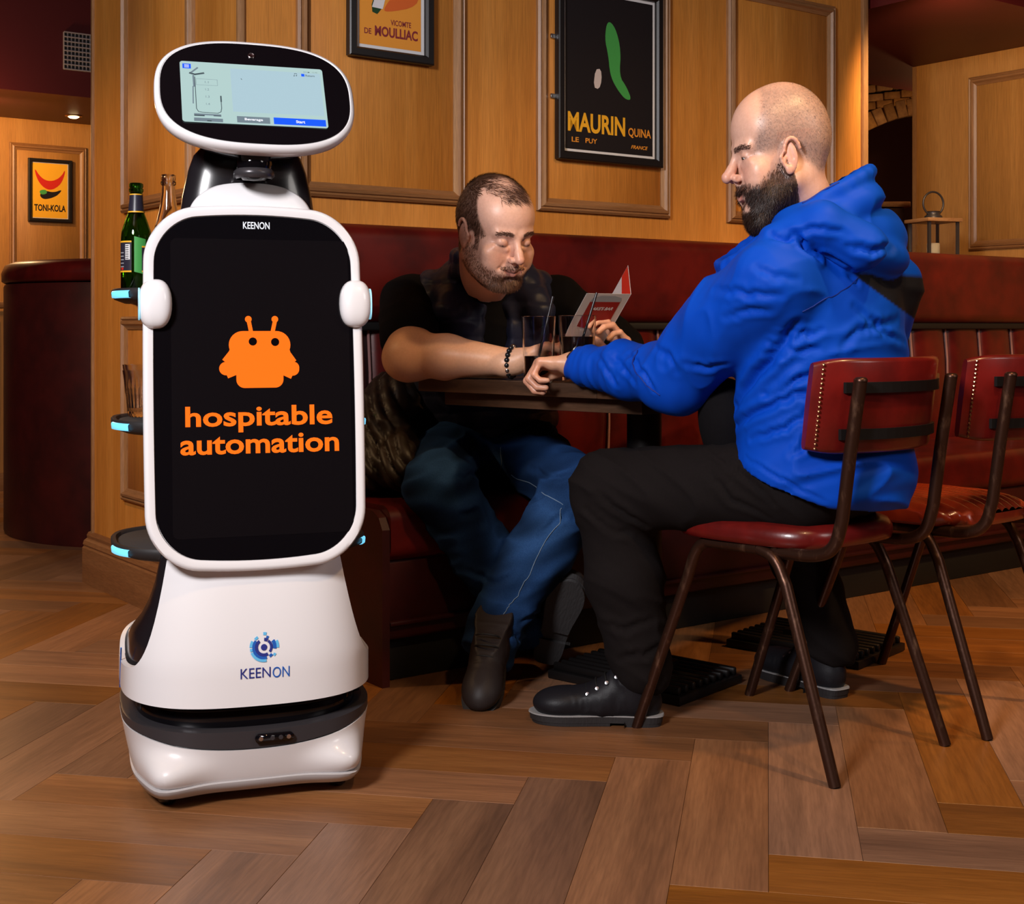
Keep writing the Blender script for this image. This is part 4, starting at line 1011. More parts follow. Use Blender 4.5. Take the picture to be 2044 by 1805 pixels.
# ================================================================== SCULPTING TOOLS (signed distance fields, meshed with surface nets)
rng = np.random.RandomState(11)
_T = rng.rand(32, 32, 32).astype(np.float32)
def vnoise(p):
    i = np.floor(p).astype(int); f = p - i; f = f * f * (3 - 2 * f); r_ = 0
    for dx in (0, 1):
        for dy in (0, 1):
            for dz in (0, 1):
                wgt = (f[:, 0] if dx else 1 - f[:, 0]) * (f[:, 1] if dy else 1 - f[:, 1]) * (f[:, 2] if dz else 1 - f[:, 2])
                r_ = r_ + wgt * _T[(i[:, 0] + dx) % 32, (i[:, 1] + dy) % 32, (i[:, 2] + dz) % 32]
    return r_ * 2 - 1
def A3(v): return np.array([float(v[0]), float(v[1]), float(v[2])])
class Field:
    def __init__(s, lo, hi, h):
        s.lo = A3(lo); s.h = h; s.n = np.ceil((A3(hi) - s.lo) / h).astype(int) + 1
        s.F = np.full(s.n, 1.0, np.float32); s.ax = [(s.lo[i] + h * np.arange(s.n[i])).astype(np.float32) for i in range(3)]
    def _sub(s, lo, hi):
        a = np.maximum(0, np.floor((lo - s.lo) / s.h).astype(int)); b = np.minimum(s.n, np.ceil((hi - s.lo) / s.h).astype(int) + 1)
        if np.any(b <= a): return None
        return tuple(slice(a[i], b[i]) for i in range(3)), (s.ax[0][a[0]:b[0], None, None], s.ax[1][None, a[1]:b[1], None], s.ax[2][None, None, a[2]:b[2]])
    def _put(s, sl, d, k, mode):
        F = s.F[sl]
        if mode == 'add':
            if k > 0: hh = np.maximum(k - np.abs(F - d), 0) / k; s.F[sl] = np.minimum(F, d) - hh * hh * k * .25
            else: s.F[sl] = np.minimum(F, d)
        elif mode == 'sub':
            d = -d
            if k > 0: hh = np.maximum(k - np.abs(F - d), 0) / k; s.F[sl] = np.maximum(F, d) + hh * hh * k * .25
            else: s.F[sl] = np.maximum(F, d)
    def cap(s, a, b, ra, rb=None, k=.01, mode='add', m=None):
        rb = ra if rb is None else rb; a, b = A3(a), A3(b); mg = max(ra, rb) + k + 3 * s.h + (m or 0)
        q = s._sub(np.minimum(a, b) - mg, np.maximum(a, b) + mg)
        if q is None: return s
        sl, (X, Y, Z) = q; ba = b - a; L2 = max(float(ba @ ba), 1e-9)
        t = np.clip(((X - a[0]) * ba[0] + (Y - a[1]) * ba[1] + (Z - a[2]) * ba[2]) / L2, 0, 1)
        d = np.sqrt((X - a[0] - t * ba[0]) ** 2 + (Y - a[1] - t * ba[1]) ** 2 + (Z - a[2] - t * ba[2]) ** 2) - (ra + (rb - ra) * t)
        s._put(sl, d, k, mode); return s
    def ell(s, c, r_, k=.01, mode='add', rot=None):
        c, r_ = A3(c), A3(r_); mg = max(r_) + k + 3 * s.h; q = s._sub(c - mg, c + mg)
        if q is None: return s
        sl, (X, Y, Z) = q; x, y, z = X - c[0], Y - c[1], Z - c[2]
        if rot is not None:
            M = np.array(rot)          # rows = local axes
            x, y, z = (M[0, 0] * x + M[0, 1] * y + M[0, 2] * z, M[1, 0] * x + M[1, 1] * y + M[1, 2] * z, M[2, 0] * x + M[2, 1] * y + M[2, 2] * z)
        k0 = np.sqrt((x / r_[0]) ** 2 + (y / r_[1]) ** 2 + (z / r_[2]) ** 2); k1 = np.sqrt((x / r_[0] ** 2) ** 2 + (y / r_[1] ** 2) ** 2 + (z / r_[2] ** 2) ** 2) + 1e-9
        s._put(sl, k0 * (k0 - 1) / k1, k, mode); return s
    def chain(s, pts, rs, k=.01, mode='add'):
        for i in range(len(pts) - 1): s.cap(pts[i], pts[i + 1], rs[i], rs[i + 1], k if i else k, mode)
        return s
    def plane(s, p, n_, k=0.0):
        """cut away the side the normal points to"""
        p, n_ = A3(p), A3(n_); n_ = n_ / np.linalg.norm(n_)
        X, Y, Z = s.ax[0][:, None, None], s.ax[1][None, :, None], s.ax[2][None, None, :]
        d = (X - p[0]) * n_[0] + (Y - p[1]) * n_[1] + (Z - p[2]) * n_[2]
        if k > 0: hh = np.maximum(k - np.abs(s.F - d), 0) / k; s.F = np.maximum(s.F, d) + hh * hh * k * .25
        else: s.F = np.maximum(s.F, d)
        return s
    def mesh(s):
        F = s.F; F[0] = F[-1] = 1; F[:, 0] = F[:, -1] = 1; F[:, :, 0] = F[:, :, -1] = 1
        ins = F < 0
        c = ins[:-1, :-1, :-1].astype(np.int8)
        cnt = np.zeros(c.shape, np.int8)
        for dx in (0, 1):
            for dy in (0, 1):
                for dz in (0, 1): cnt += ins[dx:dx + c.shape[0], dy:dy + c.shape[1], dz:dz + c.shape[2]]
        act = np.argwhere((cnt > 0) & (cnt < 8)); idx = np.full(c.shape, -1, np.int32); idx[tuple(act.T)] = np.arange(len(act))
        cor = [(dx, dy, dz) for dx in (0, 1) for dy in (0, 1) for dz in (0, 1)]
        val = {q: F[act[:, 0] + q[0], act[:, 1] + q[1], act[:, 2] + q[2]] for q in cor}
        acc = np.zeros((len(act), 3)); nn = np.zeros(len(act))
        for q in cor:
            for ax in range(3):
                if q[ax]: continue
                q2 = list(q); q2[ax] = 1; q2 = tuple(q2); a, b = val[q], val[q2]; m = (a < 0) != (b < 0)
                t = np.where(m, a / np.where(m, a - b, 1), 0)
                for j in range(3): acc[:, j] += np.where(m, q[j] + (t if j == ax else 0), 0)
                nn += m
        V = (act + acc / nn[:, None]) * s.h + s.lo
        Q = []
        for ax in range(3):
            o1, o2 = [(1, 2), (2, 0), (0, 1)][ax]
            sl_a = [slice(1, -1)] * 3; sl_b = [slice(1, -1)] * 3; sl_a[ax] = slice(0, -1); sl_b[ax] = slice(1, None)
            A_ = ins[tuple(sl_a)]; B_ = ins[tuple(sl_b)]; e = np.argwhere(A_ != B_)
            flip = A_[tuple(e.T)]
            e = e + np.array([0 if i == ax else 1 for i in range(3)])
            d1 = np.zeros(3, int); d1[o1] = 1; d2 = np.zeros(3, int); d2[o2] = 1
            g = lambda w_: idx[tuple((e + w_).T)]
            q = np.stack([g(-d1 - d2), g(-d2), g(0 * d1), g(-d1)], 1); q[~flip] = q[~flip][:, ::-1]; Q.append(q)
        Q = np.concatenate(Q); Q = Q[(Q >= 0).all(1)]
        return V, Q
def vnormals(V, Q):
    n_ = np.cross(V[Q[:, 2]] - V[Q[:, 0]], V[Q[:, 3]] - V[Q[:, 1]]); N = np.zeros_like(V)
    for j in range(4): np.add.at(N, Q[:, j], n_)
    return N / (np.linalg.norm(N, axis=1, keepdims=True) + 1e-12)
def relax(V, Q, it=2, lam=.5):
    for _ in range(it):
        S = np.zeros_like(V); c = np.zeros(len(V))
        for a, b in ((0, 1), (1, 2), (2, 3), (3, 0)):
            np.add.at(S, Q[:, a], V[Q[:, b]]); np.add.at(S, Q[:, b], V[Q[:, a]]); np.add.at(c, Q[:, a], 1); np.add.at(c, Q[:, b], 1)
        V = V + lam * (S / np.maximum(c, 1)[:, None] - V)
    return V
def nmesh(name, V, Q, mat_, parent=None, M=None, col=None, smooth=True):
    me = D.meshes.new(name); nf = len(Q); k = Q.shape[1]
    me.vertices.add(len(V)); me.vertices.foreach_set('co', np.asarray(V, np.float32).ravel())
    me.loops.add(nf * k); me.loops.foreach_set('vertex_index', Q.astype(np.int32).ravel())
    me.polygons.add(nf); me.polygons.foreach_set('loop_start', np.arange(0, nf * k, k, dtype=np.int32))
    me.update(calc_edges=True); me.validate()
    if col is not None:
        at = me.color_attributes.new('Col', 'FLOAT_COLOR', 'POINT'); c4 = np.ones((len(V), 4), np.float32); c4[:, :3] = col
        at.data.foreach_set('color', c4.ravel())
    return link(name, me, mat_, parent, M, smooth)
def crease(V, N, pts, wd, dep, ridge=.5):
    """press a soft crease into a surface along a line seen in the picture"""
    out = []
    for a, b in zip(pts, pts[1:]):
        for t in np.linspace(0, 1, 9):
            q_ = on_surface(V, N, a[0] + (b[0] - a[0]) * t, a[1] + (b[1] - a[1]) * t, 0)
            if q_: out.append(A3(q_[0]))
    if len(out) < 3: return V
    S = np.array(out); lo, hi = S.min(0) - .06, S.max(0) + .06; m = np.where(((V > lo) & (V < hi)).all(1))[0]; P_ = V[m]
    dmin = np.full(len(m), 9.0); tt = np.zeros(len(m))
    for i in range(len(S) - 1):
        a, b = S[i], S[i + 1]; ba = b - a; L2 = ba @ ba + 1e-12; t = np.clip(((P_ - a) @ ba) / L2, 0, 1); d = np.linalg.norm(P_ - a - t[:, None] * ba, axis=1)
        k_ = d < dmin; dmin[k_] = d[k_]; tt[k_] = (i + t[k_]) / (len(S) - 1)
    env = np.clip(np.sin(np.pi * np.clip(tt, .04, .96)), 0, 1) ** .5
    V = V.copy(); V[m] += N[m] * ((-np.exp(-(dmin / wd) ** 2) + ridge * np.exp(-((dmin - 2.0 * wd) / (1.2 * wd)) ** 2)) * dep * env)[:, None]
    return V
def on_surface(V, N, px, py, off=.001):
    d = np.array([(px - CX) / FPX, 1.0, -(py - HY) / FPX]); d /= np.linalg.norm(d); o = np.array([0, 0, EYE]); r_ = V - o; t = r_ @ d
    dist = np.linalg.norm(r_ - t[:, None] * d, axis=1); ok = (dist < .010) & ((N @ d) < 0)
    if not ok.any(): return None
    i = np.argmin(np.where(ok, t, 9)); return Vector(V[i] + N[i] * off), Vector(N[i])
def sstep(a, b, x): t = np.clip((x - a) / (b - a), 0, 1); return t * t * (3 - 2 * t)
def bell(x, c, w_): return np.exp(-((x - c) / w_) ** 2)
def mixc(c, c2, w_): return c * (1 - w_[:, None]) + np.array(c2)[None, :] * w_[:, None]
def strands(name, V, N, msk, count, length, width, flow, mat_, parent, M=None, lift=.35, jit=.35, seg=3, curl=0.0, seed=3, col=None, colj=.25, droop=(0, 0, 0)):
    """short hairs as thin tapering ribbons standing on a surface; flow(P) -> direction"""
    r_ = np.random.RandomState(seed); pr = np.clip(msk, 0, None); pr = pr / pr.sum()
    ii = r_.choice(len(V), count, p=pr); Pn = V[ii] + r_.randn(count, 3) * .0009; n_ = N[ii]
    f = flow(Pn); f = f + r_.randn(count, 3) * jit * .5; f = f - n_ * (f * n_).sum(1, keepdims=True); f /= np.linalg.norm(f, axis=1, keepdims=True) + 1e-9
    L = (length(Pn) if callable(length) else length) * (.6 + .7 * r_.rand(count)); d = f * (1 - lift) + n_ * lift; d /= np.linalg.norm(d, axis=1, keepdims=True)
    side = np.cross(d, n_); side /= np.linalg.norm(side, axis=1, keepdims=True) + 1e-9
    VV = []; cur = Pn - n_ * .0006; dd = d.copy(); dr = np.array(droop)[None, :]
    for s_ in range(seg + 1):
        w_ = width * (1 - (s_ / (seg)) * .75)
        VV.append(cur - side * w_ / 2); VV.append(cur + side * w_ / 2)
        dd = dd + f * .25 + dr + r_.randn(count, 3) * curl; dd /= np.linalg.norm(dd, axis=1, keepdims=True); cur = cur + dd * (L / seg)[:, None]
    VV = np.stack(VV, 1); m = 2 * (seg + 1); V2 = VV.reshape(-1, 3); base = (np.arange(count) * m)[:, None]
    Q = np.concatenate([base + np.array([2 * s_, 2 * s_ + 1, 2 * s_ + 3, 2 * s_ + 2])[None, :] for s_ in range(seg)])
    c = None
    if col is not None:
        cj = (col(Pn) if callable(col) else np.array(col)[None, :].repeat(count, 0)) * (1 + colj * r_.randn(count, 1)); c = np.repeat(np.clip(cj, .002, 1), m, 0)
    o = nmesh(name, V2, Q, mat_, parent, M, c, True); return o

SKIN = mat('skin', (1, 1, 1), .42, attr=True, sss=.05, noise=((160, 160, 160), (.93, .90, .88), .35, .65, 3), bump=((700, 700, 700), .10, .0006))
SKIN.node_tree.nodes['Principled BSDF'].inputs['Coat Weight'].default_value = .12; SKIN.node_tree.nodes['Principled BSDF'].inputs['Coat Roughness'].default_value = .35
HAIR = mat('hair', (1, 1, 1), .5, attr=True)
CLOTH = mat('woven_cloth', (1, 1, 1), .9, attr=True, spec=.12, noise=((260, 260, 260), (.80, .80, .80), .3, .7, 3), bump=((500, 500, 500), .2, .0008))
SHELLC = mat('jacket_shell_fabric', (1, 1, 1), .6, attr=True, bump=((340, 340, 340), .10, .0006), spec=.16)
DENIM = mat('denim', (1, 1, 1), .9, spec=.1, attr=True, noise=((420, 420, 420), (.70, .74, .80), .35, .65, 2), bump=((600, 600, 600), .3, .0008))
NYLON = mat('nylon', (1, 1, 1), .42, spec=.3, attr=True, bump=((120, 120, 120), .15, .001))
EYEW = mat('eye_white', (.62, .58, .56), .15); IRIS = mat('iris', (.035, .02, .012), .1)
BOOT = mat('boot_leather', (1, 1, 1), .48, attr=True, spec=.25, bump=((260, 260, 260), .25, .001))

# ------------------------------------------------------------------ a head: x = person's left, y = forward, z = up, origin between the ears
def head(sc, nose_out=0.0, smile=.5, squint=.55, jaw=1.0, cheek=1.0, lookdown=.6, nose=1.0, h=.0017, neck_to=None, mouth_open=0.0, brow_down=0.0, ear_dz=0.0, ear_dy=0.0, lid=1.0):
    F = Field((-.105, -.135, -.20), (.105, .150, .150), h)
    e = F.ell; c = F.cap
    e((0, -.018, .050), (.076, .097, .083), .02)                     # skull
    e((0, .030, .045), (.066, .060, .062), .03)                      # forehead
    e((0, -.060, .020), (.062, .052, .062), .03)
    e((0, .030, -.030), (.062, .060, .080), .02)                     # face block
    e((0, .022, -.072), (.056 * jaw, .058, .040), .02)               # lower jaw
    for s in (1, -1):
        c((s * .056 * jaw, -.004, -.052), (s * .026, .066, -.098), .017, .015, .025)
        e((s * .041, .063, -.026), (.023 * cheek, .019, .019), .022)  # cheek
        e((s * .036, .066, -.052), (.022 * cheek, .018, .020), .022)
    e((0, .078, -.099), (.021, .015, .015), .018)                    # chin
    c((-.022, .082, -.066), (.022, .082, -.066), .012, .012, .018)   # muzzle
    c((-.042, .073, .023 - brow_down), (-.012, .086, .0225 - brow_down), .0095, .0088, .014); c((.042, .073, .023 - brow_down), (.012, .086, .0225 - brow_down), .0095, .0095, .014)   # brows
    for s in (1, -1): e((s * .0315, .0945, .002), (.0165, .0130, .0125), .010, 'sub')
    # nose
    c((0, .088, .014), (0, .1065, -.018), .0075, .0085, .010); c((0, .1065, -.018), (0, .1115 + .003 * nose + nose_out, -.029), .0088, .0110, .008)
    for s in (1, -1):
        e((s * .0125, .100, -.0335), (.0082, .0105, .0078), .006)
        e((s * .0066, .104, -.0415), (.0036, .0055, .0035), .002, 'sub')
    c((0, .100 + nose_out * .4, -.036), (0, .097, -.046), .0045, .004, .008)
    # eyes: lids over a ball
    for s in (1, -1):
        ec = (s * .0315, .0775, .0025); e(ec, (.0140 * lid, .0126 * lid, .0122 * lid), .005)
        F.ell((s * .0315, .0890, .0025 - .0010 - .0045 * lookdown), (.0108, .0090, .0005 + .0040 * (1 - squint)), .0012, 'sub')
        c((s * .046, .074, -.010), (s * .022, .0865, -.012), .0045, .0035, .010)   # lower lid pouch
    # mouth
    w_ = .0240 + .0065 * smile; zc = -.0635; up = .0085 * smile
    c((-w_, .0835 - .004 * smile, zc + up), (0, .0955, zc + .0025), .0030, .0046, .006); c((w_, .0835 - .004 * smile, zc + up), (0, .0955, zc + .0025), .0030, .0046, .006)
    c((-w_ * .86, .0835, zc + up * .6 - .004), (0, .0932, zc - .0072 - mouth_open), .0030, .0056, .006); c((w_ * .86, .0835, zc + up * .6 - .004), (0, .0932, zc - .0072 - mouth_open), .0030, .0056, .006)
    for a, b in (((-w_ - .002, .088, zc + up + .0005), (0, .1005, zc - .0022 - mouth_open * .4)), ((w_ + .002, .088, zc + up + .0005), (0, .1005, zc - .0022 - mouth_open * .4))):
        F.cap(a, b, .0014, .0016 + mouth_open * .75, .002, 'sub')
    for s in (1, -1):   # smile fold
        F.cap((s * .0195, .0990, -.034), (s * (.033 + .004 * smile), .0875, -.060 + .004 * smile), .0015 * (.5 + smile), .0012, .008, 'sub')
        e((s * (.0345 + .005 * smile), .0755, -.050 + .004 * smile), (.0070, .0050, .011), .014)
    e((0, .0925, -.0815), (.016, .0050, .0045), .008, 'sub')
    # ears
    e = lambda q, *a: F.ell((q[0], q[1] + ear_dy, q[2] + ear_dz), *a); c = lambda q, q2, *a: F.cap((q[0], q[1] + ear_dy, q[2] + ear_dz), (q2[0], q2[1] + ear_dy, q2[2] + ear_dz), *a)
    for s in (1, -1):
        rot = np.array([[math.cos(s * .45), math.sin(s * .45), 0], [-math.sin(s * .45), math.cos(s * .45), 0], [0, 0, 1]])
        e((s * .0745, -.010, -.002), (.0045, .0185, .030), .006, 'add', rot)
        ring = [(s * (.0795 + .0035 * math.sin(a)), -.013 + .0175 * math.cos(a) + (-.004 if math.sin(a) > 0 else .004), .004 + .0265 * math.sin(a)) for a in np.linspace(-1.9, 2.9, 15)]
        for i in range(14): c(ring[i], ring[i + 1], .0034, .0034, .003)
        e((s * .0785, -.006, -.026), (.0045, .0078, .0085), .005)
        e((s * .0835, -.0035, -.004), (.0050, .0080, .0105), .003, 'sub', rot)
        c((s * .0835, -.012, .014), (s * .0835, -.016, -.006), .0030, .0026, .003, 'sub')
        c((s * .0765, -.0005, -.004), (s * .0765, .001, -.010), .0035, .0030, .003)
    c = F.cap
    if neck_to is not None:
        nt = A3(neck_to); c((0, -.030, -.050), nt, .056 * jaw, .062, .03); 
        c((0, .035, -.085), (nt[0], nt[1] + .03, nt[2]), .030, .040, .03)
    V, Q = F.mesh(); V = relax(V, Q, 1, .45); return V, Q
def head_base_color(V, N, tone, red):
    c = np.array(tone)[None, :].repeat(len(V), 0); x, y, z = V.T; ax = np.abs(x)
    c = mixc(c, red, .40 * np.exp(-((ax - .038) / .020) ** 2 - ((z + .028) / .022) ** 2) * (y > .03))
    c = mixc(c, red, .45 * np.exp(-(x / .014) ** 2 - ((z + .028) / .016) ** 2) * (y > .09))
    c = mixc(c, red, .30 * sstep(.068, .076, ax) * (z < .035) * (z > -.045) * (y < .02))
    eye = np.exp(-((ax - .0315) / .017) ** 2 - ((z - .0005) / .012) ** 2) * (y > .05); c = mixc(c, (tone[0] * .66, tone[1] * .50, tone[2] * .46), .45 * eye)
    return c
def lips(c, V, smile, lipc, mo=0.0):
    x, y, z = V.T; ax = np.abs(x); zc = -.0635; w_ = .0240 + .0065 * smile; t = np.clip(ax / w_, 0, 1); mid = zc + .0085 * smile * t ** 1.5 - .0015
    up_ = sstep(mid + .0085 * (1 - t ** 2) + .001, mid + .0060 * (1 - t ** 2), z); lo_ = sstep(mid - .0130 * (1 - t ** 1.6) - mo, mid - .0100 * (1 - t ** 1.6) - mo, z)
    m = up_ * lo_ * (ax < w_ + .002) * (y > .07); c = mixc(c, lipc, .75 * m)
    c = mixc(c, (.05, .012, .01), .92 * bell(z, mid - mo * .4, .0015 + mo * .5) * (ax < w_ + .003) * (y > .068))
    return c
def to_world(V, M): R3 = np.array(M.to_3x3()); return V @ R3.T + np.array(M.translation)[None, :]
def head_matrix(center, look, roll, sc):
    """look: forward direction; roll about it"""
    f = Vector(look).normalized(); l = Vector((0, 0, 1)).cross(f).normalized(); u = f.cross(l)
    Rm = Matrix.Rotation(roll, 3, f); l = Rm @ l; u = Rm @ u
    return Matrix.Translation(center) @ frame_mat((0, 0, 0), l, f, u) @ Matrix.Scale(sc, 4)

# a hand added to a field: w wrist, d direction to the knuckles, p palm normal (facing out of the palm), curls per joint
def hand(F, w_, d, p, sc=1.0, side=1, curl=(.5, .6, .4), spread=.12, thumb=(.6, .5, .15), k=.006, per=None, rs=1.0):
    w_, d, p = Vector(w_), Vector(d).normalized(), Vector(p).normalized(); p = (p - d * p.dot(d)).normalized(); t = d.cross(p) * side      # t: towards the thumb
    kn = []
    F.cap(w_ - d * .03 * sc, w_ + d * .012 * sc, .027 * sc * rs, .024 * sc, .02)
    for i, (ty, ln) in enumerate(((.027, .088), (.009, .092), (-.009, .087), (-.026, .078))):
        k0 = w_ + (d * ln + t * ty * 1.0) * sc; F.cap(w_ + (d * .016 + t * ty * .55) * sc, k0, .0155 * sc, .0112 * sc, .014); kn.append(k0)
    F.cap(w_ + (d * .045 + t * .012 + p * .004) * sc, w_ + (d * .05 - t * .016 + p * .004) * sc, .013 * sc, .013 * sc, .012)
    LEN = ((.044, .027, .021), (.049, .031, .022), (.045, .029, .022), (.035, .021, .019)); RAD = ((.0098, .0088, .0078), (.0100, .0089, .0079), (.0094, .0084, .0075), (.0084, .0075, .0067))
    for i in range(4):
        cu = per[i] if per else curl; dirv = (d + t * spread * (1.5 - i) * .7).normalized(); q = kn[i]; ang = 0; nails = None
        for j in range(3):
            ang += cu[j]; v = (dirv * math.cos(ang) + p * math.sin(ang)).normalized(); q2 = q + v * LEN[i][j] * sc
            F.cap(q, q2, RAD[i][j] * sc * 1.06, RAD[i][min(2, j + 1)] * sc, .0035); q = q2
    b = w_ + (d * .020 + t * .020 + p * .006) * sc; a0, a1, a2 = thumb
    v1 = (d * math.cos(a0) + t * math.sin(a0) + p * a2).normalized(); m1 = b + v1 * .042 * sc; F.cap(b, m1, .0155 * sc, .0120 * sc, .012)
    v2 = (v1 + d * .35 + p * a1 * .6 - t * a1 * .3).normalized(); m2 = m1 + v2 * .033 * sc; F.cap(m1, m2, .0118 * sc, .0102 * sc, .004)
    v3 = (v2 + p * a1 * .5 - t * a1 * .4).normalized(); F.cap(m2, m2 + v3 * .025 * sc, .0102 * sc, .0082 * sc, .004)
    return kn

# ================================================================== THE TWO MEN
def join_meshes(lst):
    V = np.concatenate([a[0] for a in lst]); C = np.concatenate([a[2] for a in lst]); Q = []; k = 0
    for a in lst: Q.append(a[1] + k); k += len(a[0])
    return V, np.concatenate(Q), C
def fold(V, axes, freq, seed=0, sharp=2.0):
    """soft ridged folds; axes: 3 direction vectors, freq per axis"""
    q = np.stack([V @ A3(a) * f for a, f in zip(axes, freq)], 1) + 50 + seed * 7.3
    n1 = vnoise(q); n2 = vnoise(q * 2.1 + 3.3)
    return (1 - np.abs(n1)) ** sharp - .45 + .25 * n2
def eyes(M, par, s_, h=.0):
    for s in (1, -1):
        o = lathe('eye', [(0, -.0118), (.006, -.0102), (.0105, -.0055), (.0118, 0), (.0105, .0055), (.0070, .0095), (0, .0118)], EYEW, par, M @ Matrix.Translation((s * .0315, .0765, .0010)) @ Matrix.Rotation(R(-90 - 20), 4, 'X'), 20, 180)
        lathe('iris', [(.0, .0121), (.0035, .0119), (.0056, .0107), (.0052, .0098)], IRIS, o, None, 16, 180)
def ring_band(name, c, ax, r_, wd, th_, m, par, seg=28):
    q = Vector((0, 0, 1)).rotation_difference(Vector(ax)).to_matrix().to_4x4()
    return lathe(name, [(r_, -wd / 2), (r_ + th_, -wd / 2 * .8), (r_ + th_, wd / 2 * .8), (r_, wd / 2), (r_ - .001, 0)], m, par, Matrix.Translation(c) @ q, seg)

# ---------------------------------------------------------------- man reading the menu
MA = empty('person', (0, 0, 0), 0, 'dark-haired man in black shirt, open gilet and blue jeans looking down at a menu', 'person')
SA = 1.10; HA = P(989, 466, 3.45)
MHA = head_matrix(HA, (.532, -.774, -.342), R(3), SA)
nb = MHA.inverted() @ Vector((-.075, 3.72, 1.035))
V, Q = head(SA, lid=.96, smile=1.0, squint=1.0, jaw=1.12, cheek=1.2, lookdown=1.0, nose=1.0, neck_to=nb)
N = vnormals(V, Q); x, y, z = V.T; ax = np.abs(x)
TONE_A = (.84, .50, .38); C = head_base_color(V, N, TONE_A, (.58, .20, .12)); C = lips(C, V, .9, (.46, .15, .12))
# hair mask
ylim = .050 - .62 * np.clip(z - .018, 0, .09)
sideh = sstep(.006, -.006, y - ylim) * sstep(.004, .014, z + .35 * np.clip(-y - .02, 0, .06) + .5 * np.clip(.02 - np.abs(y - .028), 0, .01))
sideburn = sstep(.012, .007, np.abs(y - .022)) * (z > -.030) * (z < .04) * (ax > .05)
back = sstep(-.02, -.035, y) * sstep(-.062, -.045, z)
ear = sstep(.077, .0795, ax) * (z < .04) * (y > -.035) * (y < .012)
topm = sstep(.085, .100, z) * sstep(.082, .066, y) * sstep(.058, .045, ax - .0)
thin = np.exp(-((x + .012) / .030) ** 2 - ((y - .018) / .034) ** 2) * (z > .08); recede = np.exp(-((ax - .047) / .018) ** 2 - ((y - .055) / .026) ** 2)
hm = np.clip(np.maximum(np.maximum(sideh, back), np.maximum(.85 * topm, .75 * sideburn)) * (1 - .78 * thin) * (1 - .95 * recede * (y > .02)) * (1 - ear), 0, 1)
C = mixc(C, (.060, .026, .016), .86 * hm)
line = -.016 - .047 * np.clip(y / .085, 0, 1)
lipm = bell(ax, 0, .024) * bell(z, -.067, .007) * (y > .078)
bm_ = sstep(line + .010, line - .012, z) * sstep(-.128, -.112, z) * (y > -.012) * (1 - lipm)
mus = .5 * sstep(.036, .024, ax) * sstep(-.047, -.051, z) * sstep(-.0605, -.0565, z) * (y > .08)
goat = np.clip(np.exp(-(ax / .042) ** 2) * sstep(-.072, -.082, z), 0, 1); bmask = np.clip(bm_ * (.42 + .58 * goat) + mus, 0, 1) * (1 - ear)
C = mixc(C, (.13, .060, .035), .62 * bmask)
brow = sstep(.0052, .0030, np.abs(z - (.0215 + .004 * bell(ax, .030, .016)))) * sstep(.010, .014, ax) * sstep(.052, .044, ax) * (y > .05)
C = mixc(C, (.10, .045, .028), .6 * brow)
C = mixc(C, (.045, .02, .015), 1.0 * bell(z, -.0045 + ((ax - .0315) / .012) ** 2 * .0022, .0019) * bell(ax, .0315, .0135) * (y > .07))
HV, HQ, HC, HN = V, Q, C, N
Vw = to_world(V, MHA)
parts = [(Vw, Q, C)]
# hands and forearms
SRa, ELa, WRa = Vector((-.300, 3.82, .985)), Vector((-.268, 3.60, .843)), Vector((.012, 3.485, .826))
F = Field((-.40, 3.34, .70), (.20, 3.86, 1.02), .0036)
F.cap(SRa, ELa, .060, .062, .02); F.cap(ELa, ELa.lerp(WRa, .35), .062, .058, .03); F.cap(ELa.lerp(WRa, .35), WRa, .058, .031, .02)
F.ell(ELa + Vector((-.015, -.01, -.012)), (.058, .056, .054), .03)
hand(F, WRa + Vector((0, 0, .004)), (.90, .10, .36), (.30, -.20, -.9), 1.06, 1, per=((.05, .12, .1), (.35, .5, .4), (.6, .8, .5), (.7, .9, .5)), thumb=(.45, .4, .15), spread=.06)
F.plane((0, 0, TZ + .0015), (0, 0, -1)) if False else None
V1, Q1 = F.mesh(); V1 = relax(V1, Q1, 1, .4)
F = Field((.10, 3.44, .66), (.44, 3.92, 1.04), .0036)
SLa, ELl, WLa = Vector((.14, 3.86, .985)), Vector((.335, 3.76, .815)), Vector((.300, 3.60, .800))
F.cap(SLa, ELl, .055, .048, .02); F.cap(ELl, WLa, .046, .030, .02)
hand(F, WLa, (-.14, -.10, .98), (-.80, -.55, 0), 1.04, -1, per=((.55, .8, .5), (.6, .85, .5), (.65, .9, .5), (.7, .9, .5)), thumb=(.5, .5, .4), spread=.14)
V2, Q2 = F.mesh(); V2 = relax(V2, Q2, 1, .4)
for v_, q_ in ((V1, Q1), (V2, Q2)):
    n_ = vnormals(v_, q_); c = np.array((.78, .44, .28))[None, :].repeat(len(v_), 0); c = mixc(c, (.60, .19, .12), .3 * sstep(.0, .1, v_[:, 0] * 1.0) * 1.0); parts.append((v_, q_, c))
